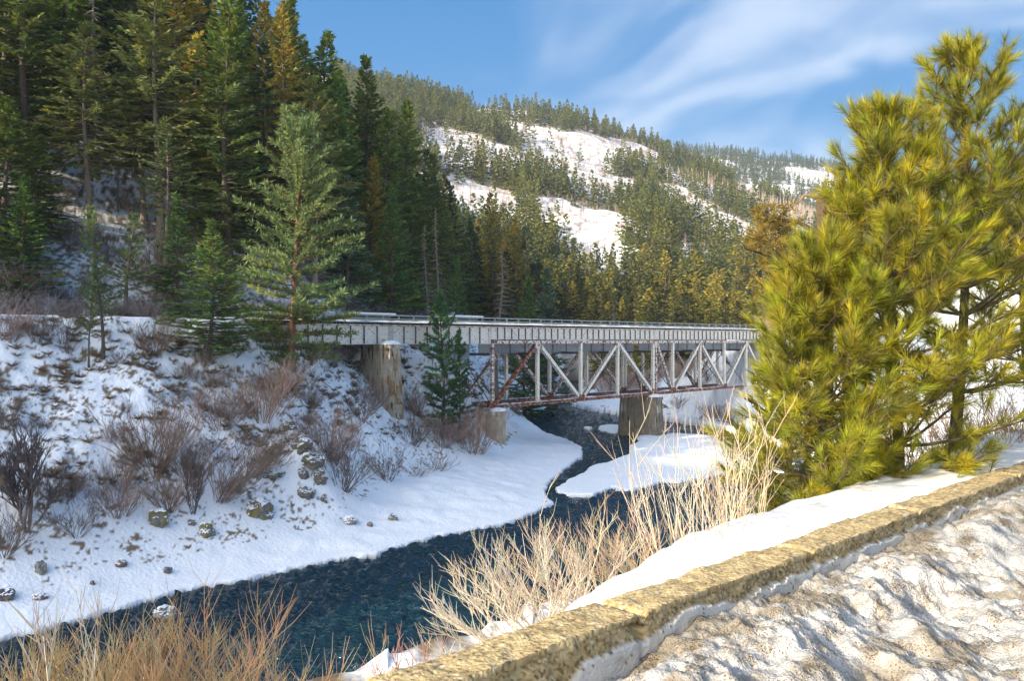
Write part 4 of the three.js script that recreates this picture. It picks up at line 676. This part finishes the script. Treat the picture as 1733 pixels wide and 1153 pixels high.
putShrub(shrub(304, { h: 0.56, spread: 1.15, n: 52, col: [0.44, 0.3, 0.15], thick: 0.0042, twigs: 5, up: 0.8, lean: [-0.35, 0], foot: 0.42, curl: 0.35, frost: 0.2 }), 'dense tan shrub in the middle of the verge, leaning left', by(1130, 5.2, -1.6));
putShrub(shrub(305, { ...FROST, h: 0.98, spread: 0.42, n: 26, lean: [-0.1, 0], twigs: 4, up: 1.2, foot: 0.28, curl: 0.22, thick: 0.0042 }), 'tall pale frosted stems rising against the ice shelf', by(1170, 5.2, -1.5));
putShrub(shrub(306, { h: 0.84, spread: 0.26, n: 34, col: [0.5, 0.36, 0.2], thick: 0.0052, twigs: 3, up: 1.3, foot: 0.22, curl: 0.16, frost: 0.25 }), 'tall straight tan stems just left of the yellow pines', by(1245, 5.7, -1.5));
const ORANGE = { thick: 0.0058, twigs: 9, curl: 0.24, frost: 0.12, foot: 0.2 };
[[20, 4.3, 1064, 'tan twiggy shrub in the bottom left corner'], [100, 4.6, 1052, 'tall tan shrub second from the bottom left corner'], [180, 4.4, 1066, 'broad tan shrub under the snowy shore, third from the left'], [245, 4.7, 1072, 'tan shrub left of the orange-tipped one at the bottom'], [318, 4.5, 1040, 'orange-tipped shrub with the highest fan along the bottom edge'], [400, 4.4, 1098, 'low orange shrub at the right end of the bottom row'], [535, 4.6, 1112, 'small tan shrub by itself at the bottom edge near the wall end']].forEach(([px, Z, top, label], i) => {
  const h = 0.95, y = -(top + 82 - CY) / F * Z; putShrub(shrub(320 + i, { ...ORANGE, h, spread: i > 5 ? 0.6 : 0.5, n: i > 5 ? 26 : 48, col: i === 4 || i === 5 ? [0.5, 0.31, 0.14] : [0.5, 0.38, 0.19] }), label, by(px, Z, y - h * 0.98));
});
putShrub(shrub(331, { h: 1.2, spread: 0.1, n: 3, col: [0.5, 0.4, 0.28], thick: 0.006, twigs: 5, foot: 0.05, curl: 0.16, frost: 0.5 }), 'single tall frosted weed stalk above the bottom left shrubs', by(140, 4.1, -2.42));
putShrub(shrub(332, { h: 0.3, spread: 0.8, n: 16, col: [0.4, 0.22, 0.15], thick: 0.004, twigs: 5 }), 'small reddish twigs behind the wall end above the water', by(700, 3.3, -1.55));
putShrub(shrub(333, { h: 1.0, spread: 0.9, n: 60, col: [0.34, 0.2, 0.08], thick: 0.006, twigs: 6, foot: 0.4 }), 'dense brown brush right of the dark pine trunk behind the snowy verge', by(1672, 9.9, -1.65));
putShrub(shrub(334, { h: 1.1, spread: 0.9, n: 60, col: [0.36, 0.23, 0.1], thick: 0.006, twigs: 6, foot: 0.4 }), 'brown brush at the right edge behind the snowy verge', by(1745, 10.3, -1.6));
putShrub(shrub(335, { h: 0.9, spread: 0.8, n: 50, col: [0.3, 0.2, 0.09], thick: 0.006, twigs: 6, foot: 0.4 }), 'brown brush between the two tall yellow pine trunks', by(1560, 9.4, -1.8));
// ---------------------------------------------------------------- shrubs of the far bank
const onLand = (px, py) => { const p = hit(px, py, 24); return p ? [p[0], EYE + ground(p[0], p[1]) - 0.05, -p[1]] : null; };
{
  const P = {
    dark: shrub(401, { h: 3.2, spread: 0.9, n: 30, col: [0.16, 0.125, 0.11], thick: 0.024, twigs: 5, foot: 0.08, curl: 0.45 }),
    brown: shrub(402, { h: 3.4, spread: 0.85, n: 46, col: [0.22, 0.15, 0.11], thick: 0.023, twigs: 5, foot: 0.1, curl: 0.35 }),
    red: shrub(403, { h: 3.0, spread: 0.75, n: 60, col: [0.33, 0.23, 0.18], thick: 0.022, twigs: 5, foot: 0.22, curl: 0.3 }),
    lean: shrub(404, { h: 3.2, spread: 0.7, n: 46, col: [0.24, 0.17, 0.135], thick: 0.022, twigs: 5, foot: 0.1, lean: [0.85, 0], curl: 0.35 }),
    purple: shrub(405, { h: 2.8, spread: 0.9, n: 60, col: [0.25, 0.185, 0.165], thick: 0.02, twigs: 5, foot: 0.22, curl: 0.4 }),
    small: shrub(406, { h: 1.5, spread: 1, n: 22, col: [0.2, 0.145, 0.115], thick: 0.018, twigs: 4, foot: 0.15, curl: 0.5 }),
    tree: shrub(407, { h: 4.2, spread: 0.55, n: 7, col: [0.14, 0.11, 0.1], thick: 0.06, twigs: 9, foot: 0.03, curl: 0.3, levels: 3 }),
  }, H = { dark: 3.2, brown: 3.4, red: 3.0, lean: 3.2, purple: 2.8, small: 1.5, tree: 4.2 };
  const put = (kind, label, px, py, hpx, wide = 1, group) => { const p = onLand(px, py); if (!p) return; const Z = -p[2], s = hpx * 0.76 * Z / F / H[kind]; const o = copy(P[kind], 'shrub', label, p, kind === 'lean' ? (px % 3) * 0.25 - 0.25 : (px * 0.37) % 6.28, [s * wide, s, s * wide], group); o.userData.category = 'shrub'; };
  put('tree', 'small dark leafless tree with a single short trunk, left part of the bank', 46, 892, 215, 1.1);
  put('dark', 'dark grey shrub at the left edge just above the shore', 8, 935, 130);
  put('dark', 'dark shrub left of the small dark tree on the snow slope', 10, 720, 80);
  put('brown', 'large brown fan-shaped shrub in the middle of the snowy bank', 262, 792, 150, 1.1);
  put('brown', 'dark brown shrub above the large fan-shaped one', 205, 830, 70);
  put('red', 'large reddish-tan shrub below the big pine', 445, 706, 105, 1.25);
  put('red', 'pinkish brush directly under the lowest branches of the big pine', 478, 668, 80, 1.2);
  put('purple', 'dark tangled brush left of the reddish shrub below the big pine', 372, 720, 90, 1.2);
  put('lean', 'brown shrub leaning right above the mossy rocks', 372, 842, 120, 1.1);
  put('lean', 'purple-brown shrub leaning right, beside the tall snowy outcrop', 425, 800, 100, 1.1);
  put('tree', 'pale thin sapling without leaves in front of the brown brush', 327, 868, 130, 0.6);
  put('purple', 'tangled brown brush in the centre of the bank', 322, 800, 90, 1.2);
  put('brown', 'dead brown brush at the foot of the bank, left of the mossy rocks', 285, 862, 80, 1.2);
  put('purple', 'dark red-brown brush left of the dead brown brush at the foot', 200, 868, 85, 1.2);
  put('dark', 'arching dark shrub by the shore between small tree and brush', 130, 905, 80, 1.3);
  put('dark', 'dark shrub right of the tall snowy outcrop', 582, 826, 110, 1.2);
  put('purple', 'purple-brown brush against the right side of the tall outcrop', 556, 772, 110, 1.1);
  put('dark', 'dark upright shrub on the snow below the stained pier', 655, 812, 85, 1);
  put('dark', 'dark bush on the snow spur left of the stained pier foot', 612, 712, 60, 1.2);
  put('purple', 'brown bush at the left foot of the stained pier', 628, 690, 60, 1);
  put('brown', 'brown bush at the right foot of the stained pier', 700, 702, 60, 1);
  put('dark', 'dark bush halfway between the stained pier and the shore', 700, 752, 75, 1.2);
  put('purple', 'purple brush on the slope below the dark pine', 745, 752, 70, 1.2);
  put('red', 'large pinkish-brown bush hiding the low pier', 800, 762, 85, 1.3);
  put('red', 'pinkish bush left of the one hiding the low pier', 768, 742, 75, 1.2);
  put('small', 'small bush at the snow edge under the pinkish bushes', 742, 796, 45, 1.3);
  put('small', 'round brown tuft by the shore below the dark upright shrub', 708, 806, 32, 1.4);
  put('brown', 'brown shrub at the crest of the bank under the rail grade', 262, 600, 80, 1.1);
  put('dark', 'dark shrub on the crest of the bank, left of the leaning sapling', 108, 578, 70, 1.2);
  put('purple', 'tangled shrub on the crest at the left edge', 14, 570, 75, 1.2);
  put('brown', 'brown shrub on the crest between left edge and dark shrub', 62, 575, 65, 1.1);
  put('red', 'reddish bush above the rail grade at the left edge', 12, 500, 75, 1.5);
  put('red', 'reddish bush above the rail grade, second from the left edge', 62, 498, 70, 1.4);
  put('purple', 'grey-brown bush above the rail grade under the ragged fir', 128, 420, 60, 1.3);
  put('dark', 'grey brush beyond the rail grade left of the young green fir', 262, 470, 90, 1.5);
  put('purple', 'grey-brown thicket beyond the rail grade behind the young fir', 300, 500, 90, 1.4);
  put('dark', 'thin dark bush beyond the deck at the right of the big pine', 645, 528, 50, 1.6);
  put('dark', 'dark bush on the far snow bank behind the river pier', 1150, 690, 30, 1.6);
  put('purple', 'brown bush on the far snow bank near the dark pier', 1205, 706, 34, 1.4);
  put('brown', 'brown bush under the right end of the truss', 1228, 716, 34, 1.5);
  put('dark', 'upright bare bush seen through the right truss span', 1192, 650, 62, 0.9);
  put('brown', 'brown bush seen through the left truss span', 1000, 640, 40, 1.2);
  const r = rng(410), ks = ['small', 'small', 'purple', 'brown', 'dark'], tone = { small: 'small brown bush among many on the snowy far bank', purple: 'purple-brown bush among many on the snowy far bank', brown: 'brown bush among many on the snowy far bank', dark: 'dark bush among many on the snowy far bank' };
  for (let k = 0, n = 0; k < 900 && n < 62; k++) { const px = 600 * Math.pow(r(), 0.9), py = 575 + 300 * r(), p = hit(px, py, 40), i = {}; if (!p || p[1] > 90) continue; ground(p[0], p[1], i); if (i.zone !== 'bank' || i.t < 0.5) continue; if (noise(p[0] * 0.3, p[1] * 0.3, 4 + py * 0.01) < -0.05 && r() < 0.75) continue; const kk = ks[Math.floor(r() * 5)]; const w3 = px < 190 ? 'left part of the snowy far bank' : px < 400 ? 'middle of the snowy far bank' : 'right part of the snowy far bank'; put(kk, tone[kk].replace('snowy far bank', w3), px, py, (kk === 'small' ? 22 : 32) * (0.7 + 0.7 * r()), 1.2, 'bushes in the ' + w3 + ' (' + kk + ')'); n++; }
  // brown brush and dead grass nobody could count
  const inst = (name, geo, label, cat, gen) => { const list = []; gen(list); const o = new THREE.InstancedMesh(geo, twigMat, list.length); list.forEach((m, i) => o.setMatrixAt(i, m)); o.name = numbered(name); tag(o, label, cat); o.userData.kind = 'stuff'; scene.add(o); }, qq = new THREE.Quaternion();
  const tuft = new MB(), rt = rng(420); for (let k = 0; k < 46; k++) { const a = rt() * 6.28, d = V(Math.cos(a) * (0.5 + rt()), 0.5 + 0.7 * rt() - 0.5 * rt(), Math.sin(a) * (0.5 + rt())).normalize(), g = 0.7 + 0.6 * rt(); tuft.color(0.2 * g, 0.14 * g, 0.085 * g); tuft.tube([V((rt() - 0.5) * 0.25, 0, (rt() - 0.5) * 0.25), d.clone().multiplyScalar(0.3).add(V(0, 0.02, 0)), d.clone().multiplyScalar(0.6)], [0.02, 0.015, 0.004], 3); }
  const tg = tuft.geo();
  inst('dead_grass', tg, 'brown dead grass and leaf tufts breaking through the snow of the far bank', 'dead grass', (L) => { const r = rng(421); for (let k = 0; k < 14000 && L.length < 1500; k++) { const s = -75 + 100 * r(), t = 26 * r() - 1.5, q = toe(s) + t, [X, Z] = bridgeXZ(s, q), i = {}; if (X / Z < -0.72 || Z < 30) continue; const h = ground(X, Z, i); if (i.zone !== 'bank' || t < 3.2) continue; const n = fbm(X * 0.45, Z * 0.45, h * 0.4, 3); if (n < 0.09 && r() < 0.93) continue; const sc = 0.3 + 0.7 * r(); L.push(new THREE.Matrix4().compose(V(X, EYE + h - 0.05, -Z), qq.setFromAxisAngle(UP, r() * 6.28), V(sc * 1.3, sc * (0.8 + 0.8 * r()), sc * 1.3))); } });
  const ub = shrub(408, { h: 3, spread: 0.9, n: 26, col: [0.21, 0.175, 0.16], thick: 0.024, twigs: 5, foot: 0.1, curl: 0.45 }).children, ug = mergeGeometries([ub[0].geometry, ub[1].geometry]);
  inst('undergrowth', ug, 'grey leafless undergrowth between the trunks of the left forest', 'undergrowth', (L) => { const r = rng(430); for (let k = 0; k < 4000 && L.length < 420; k++) { const s = -70 + 110 * r(), q = hillFoot(s) - 3 + 40 * Math.pow(r(), 1.4), [X, Z] = bridgeXZ(s, q); if (X / Z < -0.7 || Z < 55) continue; const sc = 0.35 + 0.55 * r(); L.push(new THREE.Matrix4().compose(V(X, EYE + ground(X, Z) - 0.1, -Z), qq.setFromAxisAngle(UP, r() * 6.28), V(sc * 1.2, sc, sc * 1.2))); } });
  const db = P.red.children, dg = mergeGeometries([db[0].geometry, db[1].geometry]);
  inst('valley_brush', dg, 'brown brush along the snowy flats behind the bridge', 'brush', (L) => { const r = rng(440); for (let k = 0; k < 6000 && L.length < 420; k++) { const Z = 165 + 130 * r(), X = Z * (-0.02 + 0.42 * r()), i = {}; const h = ground(X, Z, i); if (i.e < 2.5 || (i.e < 12 && r() < 0.8) || noise(X * 0.06, Z * 0.06, 3) < -0.02) continue; const sc = 0.5 + 0.6 * r(); L.push(new THREE.Matrix4().compose(V(X, EYE + h - 0.1, -Z), qq.setFromAxisAngle(UP, r() * 6.28), V(sc * 1.4, sc, sc * 1.4))); } });
}

// ---------------------------------------------------------------- rocks and ice
const rockMat = std({ roughness: 0.95, bumpMap: snowBump, bumpScale: 0.03 });
function rock(seed, [w, h, d], { snow = 0.5, moss = 0.3, col = [0.2, 0.19, 0.18], snowPatch = 0, detail = 20 }, label, p, name = 'rock', cat = 'rock') {
  const root = thing(name, label, cat, p), base = new THREE.IcosahedronGeometry(1, detail > 12 ? 9 : 5), pos = base.attributes.position, n = pos.count, mk = (cap) => {
    const P = new Float32Array(n * 3), C = new Float32Array(n * 3), keep = [];
    for (let i = 0; i < n; i++) { const x = pos.getX(i), y = pos.getY(i), z = pos.getZ(i); const cell = Math.round(fbm(x * 1.3 + seed, y * 1.3, z * 1.3, 2) * 7) / 7, k = 1 + 0.6 * cell + 0.3 * fbm(x * 1.1 + seed, y * 1.1, z * 1.1, 3) + 0.1 * fbm(x * 5 + seed, y * 5, z * 5, 2); let yy = y * k; const X = x * k * w / 2, Y = yy * h / 2, Z = z * k * d / 2; P.set([X, Y, Z], i * 3);
      const m = fbm(X * 2 + seed, Y * 2, Z * 2, 3), f = fbm(X * 9, Y * 9, Z * 9 + seed, 2); let c = col.map((v) => v * (1 + 0.7 * f + 0.5 * m)); c = mix3(c, [0.16, 0.15, 0.045], clamp(moss * 2.2 * sst(0.0, 0.2, m + 0.1 * y))); C.set(c, i * 3); }
    const g = new THREE.BufferGeometry(); g.setAttribute('position', new THREE.BufferAttribute(P, 3)); g.setAttribute('color', new THREE.BufferAttribute(C, 3)); g.setAttribute('uv', new THREE.BufferAttribute(new Float32Array(n * 2).map((_, i) => P[Math.floor(i / 2) * 3 + (i % 2 ? 1 : 0)] + (i % 2 ? 0 : P[Math.floor(i / 2) * 3 + 2])), 2)); g.computeVertexNormals(); return g; };
  const g = mk(); const o = new THREE.Mesh(g, rockMat); o.name = 'stone'; root.add(o);
  if (snow > 0) { const sp = [], sc = [], su = [], gp = g.attributes.position, gn = g.attributes.normal; for (let t = 0; t < n; t += 3) { let ny = 0, cx = 0, cy = 0, cz = 0; for (let k = 0; k < 3; k++) { ny += gn.getY(t + k) / 3; cx += gp.getX(t + k) / 3; cy += gp.getY(t + k) / 3; cz += gp.getZ(t + k) / 3; } const pn = snowPatch * (fbm(cx * 0.9 + seed, cy * 0.9, cz * 0.9, 3) * 2.4); if (ny + pn > 1 - snow) for (let k = 0; k < 3; k++) { const th = 0.035 * h + 0.05; sp.push(gp.getX(t + k) + gn.getX(t + k) * 0.01 * w, gp.getY(t + k) + th * (0.5 + 0.5 * Math.max(0, gn.getY(t + k))), gp.getZ(t + k) + (snowPatch ? gn.getZ(t + k) * 0.08 : 0.01)); sc.push(...SNOW); su.push(gp.getX(t + k), gp.getZ(t + k) + gp.getY(t + k)); } }
    const sg = new THREE.BufferGeometry(); sg.setAttribute('position', new THREE.Float32BufferAttribute(sp, 3)); sg.setAttribute('color', new THREE.Float32BufferAttribute(sc, 3)); sg.setAttribute('uv', new THREE.Float32BufferAttribute(su, 2)); sg.computeVertexNormals(); const so = new THREE.Mesh(sg, M.snow); so.name = 'snow_cap'; if (sp.length) root.add(so); }
  return root;
}
function rockAt(seed, px, py, wpx, hpx, o, label) { const p = onLand(px, py); if (!p) return; const k = -p[2] / F * (py < 865 ? 0.8 : 0.75), w = wpx * k, h = hpx * k; p[1] += h * (o.detail === 20 ? -0.16 : 0.12); const k2 = rock(seed, [w, h * 1.1, w * 0.9], { detail: 6, ...o }, label, p); if (o.tilt) { k2.rotation.set(-0.5, 0.2, o.tilt); k2.position.z -= w * 0.42; } }
const outcrop = [[488, 722, 44, 34, 0.7, 'mossy rock at the top of the snowy outcrop'], [510, 752, 34, 30, 0.3, 'grey rock in the snow just below the top of the outcrop'], [528, 776, 32, 36, 0.35, 'grey slanting rock on the right edge of the outcrop'], [514, 800, 28, 26, 0.2, 'dark rock in the middle of the snowy outcrop'], [540, 806, 26, 40, 0.3, 'tall narrow grey rock at the right side of the outcrop'], [516, 832, 24, 26, 0.4, 'rounded mossy rock low on the outcrop'], [547, 844, 20, 28, 0.6, 'small mossy rock at the foot of the outcrop'], [472, 760, 40, 40, 0.6, 'dark mossy rock left of the outcrop under the brush'], [462, 800, 30, 26, 0.5, 'dark rock half covered by brush left of the outcrop']];
outcrop.forEach(([x, y, w, h, moss, label], i) => rockAt(540 + i, x, y, w * (0.8 + 0.4 * (i % 3)), h * (0.85 + 0.3 * (i % 2)), { snow: 0.45, moss, snowPatch: 0.15, detail: 20, col: [0.17, 0.16, 0.15] }, label));
rockAt(504, 440, 862, 58, 56, { snow: 0.45, moss: 0.8, snowPatch: 0.3, detail: 20 }, 'dark mossy rocks at the foot of the bank under the leaning shrubs');
rockAt(505, 268, 882, 46, 40, { snow: 0.4, moss: 0.6, snowPatch: 0.2 }, 'mossy rock at the foot of the bank below the dead brown brush');
rockAt(506, 350, 902, 34, 34, { snow: 0.55, moss: 0.5 }, 'snow-capped mossy boulder on the shore below the bank');
rockAt(507, 325, 886, 18, 14, { snow: 0.3, moss: 0.4 }, 'little dark rock just up-left of the snow-capped mossy boulder');
rockAt(508, 70, 966, 28, 32, { snow: 0.0, moss: 0.3, col: [0.24, 0.24, 0.22] }, 'bare rounded grey boulder on the shore near the left edge');
rockAt(509, 206, 956, 26, 20, { snow: 0.3, moss: 0.2, col: [0.17, 0.13, 0.12] }, 'brown angular rock on the shore right of the bare grey boulder');
rockAt(510, 284, 968, 20, 18, { snow: 0.1, moss: 0.1, col: [0.15, 0.14, 0.15] }, 'dark angular rock, rightmost of the shore stones near the river');
rockAt(511, 10, 1010, 40, 34, { snow: 0.35, moss: 0.1, col: [0.12, 0.1, 0.1] }, 'dark rock cut by the left edge of the photo');
rockAt(512, 68, 1012, 32, 16, { snow: 0.45, moss: 0.0, col: [0.17, 0.13, 0.13] }, 'low reddish-grey rock right of the one at the left edge');
rockAt(513, 157, 988, 12, 12, { snow: 0.2, moss: 0, col: [0.12, 0.1, 0.1] }, 'tiny dark stone between the low reddish rock and the angular rock');
rockAt(514, 592, 884, 32, 22, { snow: 0.55, moss: 0.1, col: [0.24, 0.23, 0.22] }, 'snow-covered grey rock on the flat shore, left of a pair');
rockAt(515, 626, 890, 14, 14, { snow: 0.2, moss: 0, col: [0.2, 0.17, 0.15] }, 'small brown rock in the middle of three on the flat shore');
rockAt(516, 665, 880, 20, 20, { snow: 0.25, moss: 0.1, col: [0.22, 0.21, 0.2] }, 'grey upright rock, rightmost of three on the flat shore');
rockAt(517, 870, 696, 34, 26, { snow: 0.4, moss: 0.1, col: [0.14, 0.14, 0.14] }, 'dark rock on the point beside the rusty corner of the truss');
rockAt(518, 1120, 690, 18, 12, { snow: 0.4, moss: 0, col: [0.16, 0.15, 0.14] }, 'dark rock on the far snow bank right of the river pier');
{ const [X, Z] = onWater(280, 1044); rock(530, [1.15, 0.8, 1.0], { snow: 0.28, moss: 0, col: [0.27, 0.26, 0.26], detail: 6 }, 'grey snow-tipped boulder standing in the river', [X, 0.12, -Z]); }
[[1038, 727, 30, 2.2, 'flat snow-covered ice cake beside the river pier'], [995, 727, 9, 1.0, 'small round snow cake in the river left of the flat one'], [1098, 744, 26, 1.6, 'snow mound at the right foot of the river pier'], [905, 694, 20, 2.4, 'long snow tongue on the water under the rusty truss corner']].forEach(([px, py, w, dp, label], k) => {
  const [X, Z] = onWater(px, py), R = w * Z / F * 0.85, nu = 40, nv = 14, root = thing('ice_floe', label, 'ice floe', [X, 0, -Z]);
  const g = gridMesh(nu, nv, (i, j) => { const a = i / (nu - 1) * Math.PI * 2, t = j / (nv - 1), rr = t < 0.9 ? t / 0.9 : 1, wob = 1 + 0.22 * noise(Math.cos(a) * 1.3 + k * 5, Math.sin(a) * 1.3, 3), y = t < 0.9 ? 0.2 + 0.3 * Math.sqrt(1 - rr * rr * 0.98) : lerp(0.2, -0.4, (t - 0.9) * 10); return { p: [Math.cos(a) * rr * R * wob, y, Math.sin(a) * rr * R * dp * wob], c: t > 0.97 ? [0.3, 0.34, 0.36] : SNOW }; }); const o = new THREE.Mesh(g, M.snow); o.name = 'snow_cover'; root.add(o);
});
scene.traverse((o) => { if (o.isMesh) { o.castShadow = true; o.receiveShadow = true; } });
scene.updateMatrixWorld(true);
renderer.render(scene, camera);
